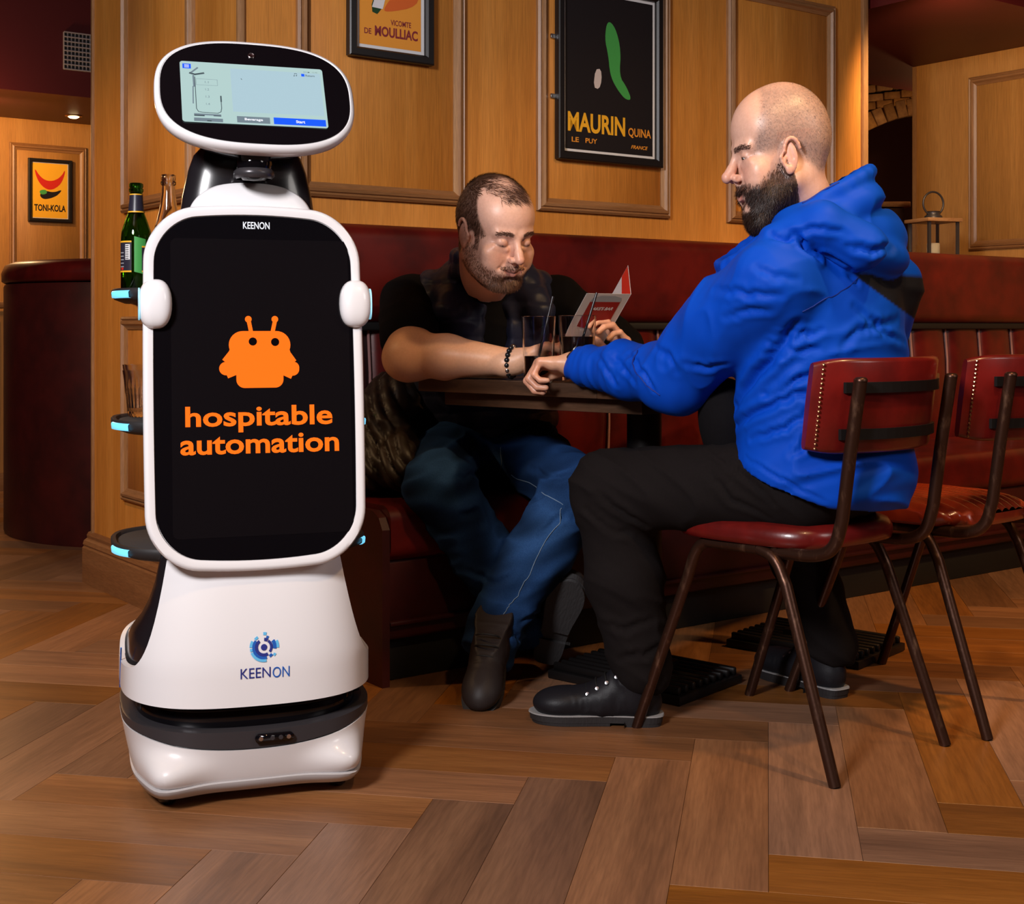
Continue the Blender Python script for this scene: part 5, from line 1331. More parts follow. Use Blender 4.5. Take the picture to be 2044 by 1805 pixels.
# trunk and legs, under the clothes
LA_, FA_ = Vector((.98, .2, 0)), Vector((.2, -.98, 0)); ROTA = [list(LA_), list(FA_), [0, 0, 1]]
HRa, KRa, ARa = Vector((-.185, 3.93, .565)), Vector((-.190, 3.50, .505)), Vector((.045, 3.60, .125))
HLa, KLa, ALa = Vector((.01, 3.95, .565)), Vector((.165, 3.49, .495)), Vector((-.045, 3.42, .155))
def trunkA(F, g, legs=True):
    F.ell((-.09, 3.97, .60), (.185 + g, .145 + g, .135 + g), .05, 'add', ROTA)
    if legs:
        for h_, k_, a_ in ((HRa, KRa, ARa), (HLa, KLa, ALa)): F.cap(h_, k_, .085 + g, .060 + g, .04); F.cap(k_, a_, .058 + g, .040 + g, .03)
F = Field((-.45, 3.25, .05), (.30, 4.2, 1.15), .013); trunkA(F, -.02)
F.ell((-.085, 3.93, .76), (.165, .135, .16), .05, 'add', ROTA); F.ell((-.085, 3.86, .92), (.175, .105, .13), .05, 'add', ROTA); F.cap((-.08, 3.78, 1.0), (-.07, 3.70, 1.06), .05, .05, .03); F.cap(SRa, SLa, .045, .045, .03)
V3, Q3 = F.mesh(); parts.append((V3, Q3, np.array(TONE_A)[None, :].repeat(len(V3), 0)))
nmesh('body', *join_meshes(parts)[:2], SKIN, MA, None, join_meshes(parts)[2])
eyes(MHA, MA, SA)
def flowA(Pn):
    tw = sstep(.055, .115, Pn[:, 2]); f = np.zeros_like(Pn); f[:, 1] = tw * .9 - (1 - tw) * .35; f[:, 2] = -(1 - tw); f[:, 0] = .5 * tw; return f
strands('hair', HV, HN, hm ** 1.5, 15000, lambda p: np.where(p[:, 2] > .09, .016, .0085), .0011, flowA, HAIR, MA, MHA, lift=.25, jit=.5, col=(.075, .033, .020), colj=.35, seed=5)
for sd_ in (1, -1): strands('eyebrow', HV, HN, brow * (HV[:, 0] * sd_ > 0), 330, .0065, .0007, lambda p: np.stack([np.sign(p[:, 0]) * 1.0, -.2 + 0 * p[:, 0], .25 + 0 * p[:, 0]], 1), HAIR, MA, MHA, lift=.2, jit=.3, col=(.10, .045, .028), seed=6)
def flowB_(Pn): f = np.zeros_like(Pn); f[:, 2] = -1; f[:, 1] = .25; return f
strands('beard', HV, HN, bmask ** 1.5, 9000, lambda p: np.where((p[:, 2] < -.075) & (np.abs(p[:, 0]) < .045), .011, .0055), .0009, flowB_, HAIR, MA, MHA, lift=.35, jit=.6, col=(.15, .070, .040), colj=.35, seed=8)
# polo shirt
F = Field((-.46, 3.45, .52), (.42, 4.22, 1.16), .006)
F.ell((-.09, 3.97, .64), (.205, .165, .13), .05, 'add', ROTA); F.ell((-.085, 3.92, .76), (.210, .175, .15), .06, 'add', ROTA); F.ell((-.085, 3.87, .91), (.215, .150, .145), .06, 'add', ROTA)
F.cap((-.28, 3.84, 1.00), (.12, 3.86, 1.00), .060, .060, .05); F.cap((-.09, 3.80, 1.03), (-.075, 3.745, 1.055), .078, .068, .04)
F.cap(SRa, Vector((-.278, 3.675, .895)), .074, .083, .03); F.cap(SLa, Vector((.30, 3.79, .86)), .070, .070, .03)
F.cap((-.062, 3.71, 1.045), (-.045, 3.66, 1.10), .030, .045, .01, 'sub')
V, Q = F.mesh(); V = relax(V, Q, 2); N = vnormals(V, Q)
V = V + N * (.005 * fold(V, (LA_, FA_, UP), (9, 9, 22), 1))[:, None]; C = np.array((.0065, .006, .007))[None, :].repeat(len(V), 0)
m_ = np.exp(-((V[:, 0] - .035) / .008) ** 2 - ((V[:, 2] - .925) / .022) ** 2) * (N[:, 1] < 0) * (vnoise(V * 260) > -.1); C = mixc(C, (.0, .22, .17), m_)
nmesh('polo_shirt', V, Q, CLOTH, MA, None, C)
# quilted gilet, open at the front
F = Field((-.42, 3.50, .50), (.32, 4.24, 1.20), .006)
F.ell((-.09, 3.97, .64), (.225, .185, .13), .05, 'add', ROTA); F.ell((-.085, 3.925, .76), (.230, .195, .16), .06, 'add', ROTA); F.ell((-.085, 3.872, .91), (.222, .172, .155), .06, 'add', ROTA)
F.cap((-.235, 3.84, 1.01), (.075, 3.86, 1.01), .068, .068, .05)
F.cap((-.17, 3.70, .96), (-.15, 3.80, 1.06), .045, .050, .04); F.cap((.075, 3.73, .96), (.02, 3.80, 1.06), .045, .050, .04)
for a in np.linspace(-.9, 4.0, 15):
    p0 = Vector((-.070, 3.745, 1.075)) + Vector((.088 * math.cos(a), .088 * math.sin(a), .018 * math.sin(a))); F.cap(p0, p0 + Vector((0, 0, .045)), .017, .014, .02)
F.ell((-.022, 3.62, .86), (.050, .15, .26), .012, 'sub', ROTA); F.cap((-.060, 3.74, 1.04), (-.045, 3.67, 1.16), .060, .068, .012, 'sub'); F.cap((-.03, 3.66, .98), (-.04, 3.66, 1.10), .050, .055, .02, 'sub')
F.plane((-.30, 3.8, .9), (-1, 0, .25), .02); F.plane((.16, 3.8, .9), (1, .1, .25), .02)
V, Q = F.mesh(); V = relax(V, Q, 2); N = vnormals(V, Q)
qb = np.abs(np.sin(V[:, 2] * math.pi / .052 + .3 * np.sin(V[:, 0] * 20))) ** .6
V = V + N * (.0045 * (qb - .6) + .0035 * fold(V, (LA_, FA_, UP), (30, 30, 26), 4))[:, None]
nmesh('quilted_gilet', V, Q, NYLON, MA, None, np.array((.020, .023, .050))[None, :].repeat(len(V), 0))
# jeans
F = Field((-.42, 3.20, .04), (.34, 4.2, .74), .006)
F.ell((-.09, 3.96, .600), (.215, .170, .135), .05, 'add', ROTA)
F.cap(HRa, KRa, .108, .086, .05); F.chain([KRa, KRa.lerp(ARa, .5) + Vector((0, -.01, 0)), ARa], [.086, .080, .070], .03)
F.cap(HLa, KLa, .108, .084, .05); F.chain([KLa, KLa.lerp(ALa, .5), ALa], [.084, .082, .070], .03)
F.cap(ALa, ALa + Vector((-.022, -.045, -.060)), .072, .070, .02); F.plane(ALa + Vector((-.02, -.05, -.062)), Vector((-.50, -.40, -.75))); 
V, Q = F.mesh(); V = relax(V, Q, 2); N = vnormals(V, Q)
sh_ = (KLa - ALa).normalized(); w1 = sstep(.50, .42, V[:, 2])
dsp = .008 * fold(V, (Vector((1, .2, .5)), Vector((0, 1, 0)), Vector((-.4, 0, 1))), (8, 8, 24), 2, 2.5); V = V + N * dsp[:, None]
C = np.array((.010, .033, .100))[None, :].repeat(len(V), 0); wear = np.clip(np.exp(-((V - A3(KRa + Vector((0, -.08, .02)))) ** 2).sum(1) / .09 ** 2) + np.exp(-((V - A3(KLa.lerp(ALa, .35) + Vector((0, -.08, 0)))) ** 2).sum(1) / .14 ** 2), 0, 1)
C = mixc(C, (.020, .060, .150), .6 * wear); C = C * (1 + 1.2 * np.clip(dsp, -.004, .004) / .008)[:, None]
N = vnormals(V, Q)
for pts, wd, dp in (([(925, 1035), (960, 1022), (970, 1048)], .008, .010), ([(1075, 1060), (1105, 1035), (1140, 1020)], .007, .009), ([(1040, 1250), (1090, 1225), (1130, 1190)], .007, .007), ([(1050, 930), (1090, 950), (1140, 945)], .007, .007), ([(940, 1150), (985, 1160), (1020, 1150)], .007, .006), ([(900, 960), (950, 945), (990, 950)], .007, .006), ([(1000, 1010), (1040, 1005), (1080, 985)], .006, .006), ([(990, 1245), (1030, 1265), (1055, 1290)], .006, .008)):
    V = crease(V, N, pts, wd, dp)
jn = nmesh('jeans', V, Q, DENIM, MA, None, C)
def seam(name, pts, V, N, m, par, r_=.0012, off=.0006):
    N2 = vnormals(V, Q) if N is None else N; out = []
    for a, b in zip(pts, pts[1:]):
        for t in np.linspace(0, 1, 7)[:-1]:
            q_ = on_surface(V, N2, a[0] + (b[0] - a[0]) * t, a[1] + (b[1] - a[1]) * t, off)
            if q_: out.append(q_[0])
    if len(out) > 3:
        sm = [out[0]] + [(out[i - 1] + out[i] + out[i + 1]) / 3 for i in range(1, len(out) - 1)] + [out[-1]]; return tube(name, sm, r_, m, par, 6)
STITCH = mat('denim_stitch', (.13, .20, .30), .8); N = vnormals(V, Q)
seam('stitching', [(1128, 1012), (1110, 1052), (1080, 1110), (1050, 1160), (1020, 1200), (995, 1235)], V, N, STITCH, jn)
seam('stitching', [(1015, 952), (1050, 965), (1090, 985), (1125, 1005)], V, N, STITCH, jn); seam('stitching', [(993, 890), (996, 930), (990, 950)], V, N, STITCH, jn)
# shoes
def shoe(par, M, up_col, sole_m, welt_m, boot=True, name='boot', fuzz=0.0):
    F = Field((-.03, -.07, .0), (.34, .07, .20), .0036)
    F.ell((.150, 0, .046), (.125, .046, .040), .02); F.ell((.238, .003, .044), (.062, .050, .034), .02); F.ell((.050, 0, .052), (.050, .040, .048), .02)
    F.cap((.135, 0, .062), (.075, 0, .105), .036, .040, .03); F.cap((.066, 0, .07), (.058, 0, .150 if boot else .095), .044, .046, .02)
    F.plane((0, 0, .020), (0, 0, -1)); F.plane((.06, 0, .150 if boot else .098), (.10, 0, 1))
    if boot: F.cap((.060, 0, .10), (.058, 0, .20), .037, .038, .004, 'sub')
    pass
    V, Q = F.mesh(); V = relax(V, Q, 1); N = vnormals(V, Q); V = V + N * (.0016 * fold(V, ((1, 0, 0), (0, 1, 0), (0, 0, 1)), (60, 18, 30), 5) * ((V[:, 0] > .08) & (V[:, 0] < .21)))[:, None]
    C = np.array(up_col)[None, :].repeat(len(V), 0); b = nmesh(name, V, Q, BOOT, par, M, C)
    prof = [(-.004, .0), (.0, .030), (.03, .042), (.09, .040), (.14, .041), (.19, .050), (.24, .056), (.285, .044), (.306, .018), (.309, 0)]
    ol = [(a, c_) for a, c_ in prof] + [(a, -c_) for a, c_ in prof[::-1][1:-1]]; ol = blob([(a, c_ * .93) for a, c_ in ol], 2)
    def lay(z0, z1, s0, s1, xa=-1, xb=1): 
        pts = [(min(max(a, xa), xb), c_) for a, c_ in ol]; return loft([[(.15 + (a - .15) * s0, c_ * s0, z0) for a, c_ in pts], [(.15 + (a - .15) * s1, c_ * s1, z1) for a, c_ in pts]])
    mesh('sole', *lay(.008, .024, .985, 1.0), sole_m, b, smooth=False); mesh('heel', *lay(.0, .012, .97, .98, -1, .085), sole_m, b, smooth=False); mesh('tread', *lay(.0005, .010, .955, .97, .118, 1), sole_m, b, smooth=False)
    if welt_m: mesh('welt', *lay(.0225, .0250, 1.010, 1.002), welt_m, b, smooth=False)
    for i in range(4 if boot else 3):
        xx = .172 - i * .022; zz = .086 + i * .0135
        lace = [(xx, -.030, zz - .012), (xx + .004, -.015, zz + .0005), (xx + .004, .015, zz + .0005), (xx, .030, zz - .012)]
        tube('lace', smooth_path(lace, 2), .0022, BLACK, b, 6)
        for sy in (-1, 1):
            if boot: lathe('eyelet', [(.0022, 0), (.0042, .0004), (.0042, .0016), (.0022, .0018)], SILVER, b, Matrix.Translation((xx - .001, sy * .0345, zz - .013)) @ Matrix.Rotation(R(-sy * 62), 4, 'X'), 12)
    return b
def foot_matrix(heel, toe_dir, upv=(0, 0, 1)):
    x_ = Vector(toe_dir).normalized(); y_ = Vector(upv).cross(x_).normalized(); z_ = x_.cross(y_); return frame_mat(heel, x_, y_, z_)
SOLE_D = mat('dark_rubber_sole', (.018, .016, .017), .6, bump=((200, 200, 60), .4, .002)); WELT = mat('pale_welt', (.26, .25, .25), .5)
tube('sock', [Vector((-.040, 3.435, .18)), Vector((-.038, 3.43, .23)), ALa + Vector((.0, 0, .03))], .036, BLACK, MA, 16);  x_ = Vector((-.20, -.72, -.62)).normalized(); shoe(MA, foot_matrix(Vector((-.020, 3.465, .165)), x_, (-.1, -.5, .7)), (.020, .014, .013), SOLE_D, None, False, 'shoe')
shoe(MA, foot_matrix(Vector((.085, 3.585, .022)), (.22, -.52, .82), (.1, .8, .5)), (.020, .018, .018), mat('grey_sole', (.035, .033, .034), .7, bump=((60, 200, 60), .6, .003)), None, False, 'shoe')
bd = (WRa - ELa).normalized(); BL = mat('bracelet_links', (.05, .05, .055), .25, metal=.8)
for i in range(18):
    a = 2 * math.pi * i / 18; q_ = Vector((0, 0, 1)).rotation_difference(bd).to_matrix(); p_ = WRa - bd * .012 + q_ @ Vector((.0385 * math.cos(a), .0385 * math.sin(a), 0))
    bm = bmesh.new(); bmesh.ops.create_uvsphere(bm, u_segments=10, v_segments=8, radius=.0072); bm_obj('bracelet_bead', bm, SILVER if i % 6 == 2 else BL, MA, Matrix.Translation(p_), True)

# folded menu held in his hand
mn = empty('folded_menu', P(1200, 640, 3.53), 0, 'small folded white and red bar menu held upright over the table', 'menu')
mi = Matrix.Translation(-mn.location)
TLp, TRp, BRp = P(1172, 586, 3.455), P(1260, 587, 3.545), P(1197, 698, 3.645)
ex = (TLp - TRp); ey = (TRp - BRp); PW_, PHt = ex.length, ey.length; exn = ex.normalized(); eyn = (ey - exn * ey.dot(exn)).normalized(); ezn = (-exn).cross(eyn).normalized()
PGM = mi @ frame_mat(TRp + ex - ey, -exn, ey / PHt, ezn) ; skew = True
def pg(a, b): return (a * PW_, b * PHt)
CARD = mat('menu_card', (.62, .55, .53), .5)
pgo = box('cover_page', (PW_, PHt, .0008), CARD, mn, PGM, loc=(PW_ / 2, PHt / 2, -.0005))
flat('printed_block', [[pg(.17, .43), pg(.40, .39), pg(.66, .40), pg(.86, .46), pg(.86, .86), pg(.17, .86)]], PGM, INK['dred'], mn, .0004)
flat('printed_band', [[pg(.17, .86), pg(.86, .86), pg(.84, .93), pg(.66, .965), pg(.36, .965), pg(.19, .93)]], PGM, INK['grey'], mn, .0004)
text('lettering', "JAKE'S BAR", PGM, PW_ * .27, PHt * .70, PW_ * .77, PHt * .77, INK['white'], mn, .03, .25, lift=.0007)
text('lettering', 'MENU', PGM, PW_ * .40, PHt * .20, PW_ * .60, PHt * .25, INK['grey'], mn, 0, lift=.0007) if False else None
flat('printed_mark', [[(pg(.5, .22)[0] + .010 * math.cos(a) * (1 if k % 2 else .45), pg(.5, .22)[1] + .010 * math.sin(a) * (1 if k % 2 else .45)) for k, a in enumerate(np.linspace(0, 2 * math.pi, 17)[:-1])]], PGM, INK['lgrey'], mn, .0004)
q0, q1 = P(1254, 530, 3.66), P(1197, 640, 3.70)
v4 = [mi @ TRp, mi @ q0, mi @ (q0 - ey), mi @ BRp]; n4 = (v4[1] - v4[0]).cross(v4[3] - v4[0]).normalized() * .0007
mesh('back_page', v4 + [p_ + n4 for p_ in v4], [(0, 1, 2, 3), (7, 6, 5, 4), (0, 4, 5, 1), (1, 5, 6, 2), (2, 6, 7, 3), (3, 7, 4, 0)], CARD, mn, smooth=False)
def bp_(a, b): return v4[0].lerp(v4[1], a).lerp(v4[3].lerp(v4[2], a), b)
for s_ in (-1, 1):
    off = n4 * (.4 if s_ < 0 else 1.4) * (s_ if s_ < 0 else 1)
    mesh('red_print', [bp_(.02, .01) + off, bp_(.99, .01) + off, bp_(.99, .20) + off, bp_(.30, .26) + off, bp_(.02, .30) + off], [(0, 1, 2, 3, 4)], INK['red'], mn, smooth=False)

# ---------------------------------------------------------------- man in the blue jacket
MB = empty('person', (0, 0, 0), 0, 'shaven-headed bearded man in a bright blue hooded jacket, seated in profile on a chair', 'person')
SB = 1.06; HB = P(1553, 309, 2.88)
MHB = head_matrix(HB, (-.985, -.085, -.150), R(0), SB) @ Matrix.Diagonal((1, .94, 1.08, 1))
nb = MHB.inverted() @ Vector((.675, 2.93, 1.10))
V, Q = head(SB, ear_dz=-.010, ear_dy=.012, lid=.95, nose_out=.0015, smile=1.0, squint=.75, brow_down=.003, jaw=1.02, cheek=.9, lookdown=.5, nose=1.7, neck_to=nb, mouth_open=.003)
N = vnormals(V, Q); x, y, z = V.T; ax = np.abs(x)
TONE_B = (.70, .42, .32); C = head_base_color(V, N, TONE_B, (.66, .24, .17)); C = lips(C, V, 1.0, (.55, .20, .16), .003)
ear = sstep(.076, .079, ax) * (z < .03) * (y > -.03) * (y < .024)
stub = sstep(.006, -.010, y - (.052 - .35 * np.clip(z - .06, -.05, .08))) * sstep(-.008, .014, z + .9 * np.clip(-y - .015, 0, .05)) * (1 - ear)
stub = stub * (1 - .55 * sstep(.105, .130, z)); C = mixc(C, (.23, .165, .145), .80 * stub * (.8 + .25 * vnoise(V * 420)))
line = -.012 - .046 * np.clip((y - .012) / .055, 0, 1)
lipm = bell(ax, 0, .021) * bell(z, -.069, .010) * (y > .078)
bmask = sstep(line + .016, line - .010, z) * sstep(-.135, -.12, z) * (y > -.002 - .2 * np.clip(-z - .03, 0, .1)) * (1 - lipm) * (1 - ear)
mus = sstep(.036, .028, ax) * sstep(-.045, -.049, z) * sstep(-.061, -.056, z) * (y > .078); bmask = np.clip(bmask + mus, 0, 1)
fade = sstep(-.010, -.065, z); bmask = bmask * (1 - .97 * np.clip(sstep(.034, .026, ax) * sstep(-.102, -.094, z) * sstep(-.0625, -.066, z) * (y > .060), 0, 1)); bmask = np.clip(bmask + .8 * bell(ax, 0, .008) * bell(z, -.084, .006) * (y > .08), 0, 1); C = mixc(C, (.045, .022, .016), .85 * bmask * (.35 + .65 * fade))
brow = sstep(.0052, .0030, np.abs(z - (.0165 + .004 * bell(ax, .032, .014)))) * sstep(.008, .012, ax) * sstep(.054, .047, ax) * (y > .045); C = mixc(C, (.06, .03, .022), .7 * brow)
C = mixc(C, (.02, .010, .008), 1.0 * bell(z, -.0005, .0022) * bell(ax, .0315, .012) * (y > .07))
HV, HQ, HN = V, Q, N
parts = [(to_world(V, MHB), Q, C)]
LB_, FB_ = Vector((.75, .66, 0)).normalized(), Vector((-.66, .75, 0)).normalized(); ROTB = [list(LB_), list(FB_), [0, 0, 1]]
SN, EN, WN = Vector((.542, 2.80, 1.010)), Vector((.368, 3.04, .808)), Vector((.150, 3.265, .826))
SF, EF, WF = Vector((.835, 3.06, 1.005)), Vector((.815, 3.20, .75)), Vector((.74, 3.31, .67))
F = Field((-.06, 3.12, .70), (.28, 3.42, .92), .0034)
F.cap(EN.lerp(WN, .55), WN, .036, .029, .02)
hand(F, WN, (-.95, .22, .02), (.0, -.22, -1), 1.0, -1, per=((1.0, 1.2, .7), (1.05, 1.25, .7), (1.1, 1.3, .7), (1.15, 1.3, .7)), thumb=(.5, .5, .3), spread=.02)
V1, Q1 = F.mesh(); V1 = relax(V1, Q1, 1, .4); parts.append((V1, Q1, mixc(np.array((.66, .36, .23))[None, :].repeat(len(V1), 0), (.66, .24, .16), .35 * sstep(.10, .05, V1[:, 0]))))
F = Field((.52, 3.16, .56), (.84, 3.46, .80), .005); hand(F, WF, (-.75, .45, -.1), (0, 0, -1), 1.06, 1); V1, Q1 = F.mesh(); parts.append((V1, Q1, np.array((.66, .36, .23))[None, :].repeat(len(V1), 0)))
HNb, KNb, MNb, ANb = Vector((.620, 2.900, .580)), Vector((.228, 3.150, .535)), Vector((.262, 3.140, .33)), Vector((.300, 3.135, .125))
HFb, KFb, AFb = Vector((.775, 3.07, .600)), Vector((.68, 3.52, .545)), Vector((.800, 3.385, .125))
F = Field((.10, 2.70, .06), (1.02, 3.70, 1.18), .014)
F.ell((.69, 2.965, .62), (.16, .12, .10), .04, 'add', ROTB); F.ell((.68, 2.96, .80), (.15, .11, .18), .05, 'add', ROTB); F.ell((.68, 2.95, .96), (.16, .10, .10), .04, 'add', ROTB); F.cap((.68, 2.94, 1.0), (.672, 2.93, 1.10), .055, .055, .03)
for a, b, c_ in ((SN, EN, WN), (SF, EF, WF)): F.cap(a, b, .05, .042, .03); F.cap(b, c_, .04, .028, .02)
for a, b, c_ in ((HNb, KNb, ANb), (HFb, KFb, AFb)): F.cap(a, b, .075, .055, .03); F.cap(b, c_, .05, .036, .02)
V1, Q1 = F.mesh(); parts.append((V1, Q1, np.array(TONE_B)[None, :].repeat(len(V1), 0)))
jb = join_meshes(parts); nmesh('body', jb[0], jb[1], SKIN, MB, None, jb[2])
eyes(MHB, MB, SB)
strands('scalp_stubble', HV, HN, stub, 9000, .0022, .0006, lambda p: np.stack([0 * p[:, 0], .2 + 0 * p[:, 0], -1 + 0 * p[:, 0]], 1), HAIR, MB, MHB, lift=.5, jit=.8, seg=1, col=(.10, .065, .055), seed=11)
for sd_ in (1, -1): strands('eyebrow', HV, HN, brow * (HV[:, 0] * sd_ > 0), 210, .0065, .0007, lambda p: np.stack([np.sign(p[:, 0]), -.3 + 0 * p[:, 0], .1 + 0 * p[:, 0]], 1), HAIR, MB, MHB, lift=.2, jit=.3, col=(.03, .015, .012), seed=12)
# beard: a body of hair under the chin plus strands
F = Field((-.09, -.02, -.20), (.09, .13, -.02), .0022)
F.ell((0, .062, -.112), (.034, .028, .024), .02); F.ell((0, .064, -.124), (.020, .018, .014), .02)
for s in (1, -1): F.cap((s * .056, .006, -.066), (s * .026, .058, -.110), .013, .020, .02)
V, Q = F.mesh(); V = relax(V, Q, 1); N = vnormals(V, Q); V = V + N * (.003 * vnoise(V * 150))[:, None]
bdm = nmesh('beard', V, Q, HAIR, MB, MHB, np.array((.020, .010, .008))[None, :].repeat(len(V), 0))
def flowC(p): f = np.zeros_like(p); f[:, 2] = -1; f[:, 1] = .45; return f
strands('beard_hair', V, N, np.clip(.3 + N[:, 1] + .5 * np.abs(N[:, 0]), 0, 1) * (V[:, 2] < -.055), 9000, lambda p: np.where(p[:, 2] < -.10, .012, .009), .0010, flowC, HAIR, bdm, None, lift=.3, jit=.7, curl=.12, col=(.028, .014, .010), colj=.4, seed=14)
strands('beard_hair', HV, HN, bmask ** 1.2 * (.35 + .65 * fade), 15000, lambda p: np.where(p[:, 2] < -.07, .012, np.where(p[:, 2] < -.03, .008, .005)), .0010, flowC, HAIR, bdm, None, lift=.34, jit=.6, curl=.10, col=lambda p: np.where((p[:, 2] < -.055)[:, None], np.array((.030, .015, .011))[None, :], np.array((.085, .038, .026))[None, :]), colj=.35, seed=15)
# jacket
BLUE = np.array((.0008, .060, .50)); NAVY = (.016, .014, .030)
F = Field((.06, 2.60, .46), (1.06, 3.52, 1.30), .0054)
F.ell((.69, 2.965, .60), (.225, .185, .15), .05, 'add', ROTB); F.ell((.68, 2.965, .74), (.210, .175, .16), .06, 'add', ROTB); F.ell((.672, 2.955, .89), (.215, .165, .17), .06, 'add', ROTB); F.ell((.678, 2.94, 1.00), (.205, .135, .11), .06, 'add', ROTB)
F.cap(SN, SF, .072, .072, .05); F.cap((.68, 2.93, 1.03), (.66, 2.93, 1.10), .095, .080, .05)
F.cap(SN, SN.lerp(EN, .5) + Vector((0, 0, .012)), .096, .094, .03); F.cap(SN.lerp(EN, .5) + Vector((0, 0, .012)), EN, .094, .080, .015); F.ell(EN + Vector((.0, -.01, -.012)), (.080, .080, .074), .03)
F.chain([EN, EN.lerp(WN, .5), WN + (EN - WN).normalized() * .020], [.078, .062, .044], .03)
F.cap(SF, EF, .088, .070, .04); F.chain([EF, WF], [.068, .045], .03)
F.plane((.69, 2.965, .612), FB_ * .40 * 1.0 + Vector((0, 0, -1)), .006) if False else None
X, Y, Z = F.ax[0][:, None, None], F.ax[1][None, :, None], F.ax[2][None, None, :]
ff_ = (X - .68) * FB_.x + (Y - 2.96) * FB_.y; hem = (.592 + .40 * ff_) - Z
arm_near = ((X - EN.x) ** 2 + (Y - EN.y) ** 2) < .0; F.F = np.maximum(F.F, np.where((X < .40) & (Y > 3.0), -1, hem * .92)).astype(np.float32)
# hood lying on the back and the standing collar
hood_rot = ROTB
F.ell(P(1692, 476, 2.93), (.148, .110, .088), .014, 'add', hood_rot); F.ell(P(1630, 452, 2.86), (.115, .09, .055), .02, 'add', hood_rot); F.ell(P(1725, 515, 2.90), (.112, .090, .054), .014, 'add', hood_rot)
F.cap(P(1545, 478, 2.80), P(1640, 445, 2.77), .036, .048, .012); F.cap(P(1640, 445, 2.77), P(1715, 490, 2.78), .046, .054, .012)
cc_ = Vector((.615, 2.93, 1.150)); cA = Vector((-.150, .030, -.100)); cB = Vector((.0, -.108, .0)); ringp = []
for a in np.linspace(0, 2 * math.pi, 29)[:-1]: ringp.append(cc_ + cA * math.cos(a) + cB * math.sin(a) + Vector((0, 0, .012 * math.sin(a) ** 2)))
for i in range(28):
    a_, b_ = ringp[i], ringp[(i + 1) % 28]; F.cap(a_ + Vector((0, 0, -.05)), b_ + Vector((0, 0, -.05)), .026, .026, .02); F.cap(a_, b_, .015, .015, .012)
# opening of the hood and the neck
F.ell(P(1700, 392, 2.93), (.10, .080, .045), .012, 'sub', hood_rot); F.cap(cc_ + Vector((.0, 0, -.02)), cc_ + Vector((-.03, 0, .10)), .082, .088, .012, 'sub'); F.cap(cc_ + cA * .5 + Vector((0, 0, .0)), cc_ + cA * .9 + Vector((0, 0, .06)), .060, .062, .012, 'sub')
V, Q = F.mesh(); V = relax(V, Q, 2); N = vnormals(V, Q)
along = (EN - SN).normalized(); torso_w = sstep(.50, .60, V[:, 0]) * sstep(.95, .85, V[:, 2]); L3 = (LB_ * .8 + UP * .25)
d1 = .013 * torso_w * fold(V, (LB_, FB_, UP + FB_ * .45), (3.5, 5, 21), 3, 3.0)
tA = ((V - A3(SN)) @ A3(along)); armw = sstep(.52, .42, V[:, 0]) * (V[:, 1] < 3.5); wdir = (WN - EN).normalized()
d2 = .007 * armw * fold(V, (wdir + UP * .3, UP, LB_), (24, 7, 7), 6, 2.5) + .006 * sstep(.30, .18, V[:, 0]) * fold(V, (wdir, UP, LB_), (38, 9, 9), 8, 2.0)
d3 = .006 * sstep(.92, 1.0, V[:, 2]) * fold(V, (FB_ + UP * .4, LB_, UP), (9, 9, 15), 9, 2.5)
V = V + N * (d1 + d2 + d3)[:, None]
N = vnormals(V, Q)
for pts, wd, dp in (([(1592, 652), (1540, 712), (1480, 775), (1452, 826)], .010, .016), ([(1640, 700), (1580, 712), (1530, 712)], .006, .007), ([(1645, 742), (1590, 770), (1520, 790)], .007, .010), ([(1635, 780), (1570, 800), (1480, 835), (1450, 862)], .008, .012),
        ([(1632, 822), (1560, 858), (1490, 880)], .006, .008), ([(1640, 860), (1600, 890), (1570, 905)], .006, .006), ([(1610, 690), (1560, 700), (1530, 690)], .005, .005), ([(1650, 655), (1600, 672), (1560, 690)], .005, .006),
        ([(1370, 735), (1410, 742), (1450, 735)], .007, .006), ([(1185, 705), (1205, 740), (1225, 775)], .006, .005), ([(1215, 700), (1238, 735), (1262, 770)], .006, .005), ([(1300, 690), (1330, 715), (1345, 750)], .007, .005), ([(1420, 570), (1480, 590), (1560, 600)], .007, .006),
        ([(1500, 530), (1550, 548), (1600, 552)], .007, .005), ([(1532, 462), (1590, 478), (1640, 510), (1718, 560)], .006, .010), ([(1700, 500), (1750, 505), (1790, 492)], .007, .009), ([(1690, 690), (1740, 650), (1800, 640)], .008, .007), ([(1480, 915), (1560, 965), (1648, 1010)], .004, .004),
        ([(1715, 610), (1770, 660), (1830, 690)], .007, .006), ([(1560, 470), (1620, 462), (1700, 470)], .006, .006), ([(1250, 700), (1275, 740), (1300, 785)], .005, .006), ([(1440, 640), (1490, 625), (1540, 630)], .007, .005)):
    V = crease(V, N, pts, wd, dp)
C = BLUE[None, :].repeat(len(V), 0)
hoodop = np.exp(-(((V - A3(P(1700, 400, 2.93))) / np.array([.105, .10, .050])) ** 2).sum(1) * 1.6) * (N[:, 2] > .2) ; C = mixc(C, NAVY, sstep(.55, .62, hoodop))
ap = V - A3(cc_); rad = np.sqrt((ap[:, 0] / .135) ** 2 + (ap[:, 1] / .095) ** 2); inner = (rad < .90) & (V[:, 2] > 1.02) & (V[:, 2] < 1.26); C = mixc(C, NAVY, inner * 1.0)
pxv = CX + FPX * V[:, 0] / V[:, 1]; f_ = (V[:, 0] - .68) * FB_.x + (V[:, 1] - 2.96) * FB_.y; l_ = (V[:, 0] - .68) * LB_.x + (V[:, 1] - 2.96) * LB_.y
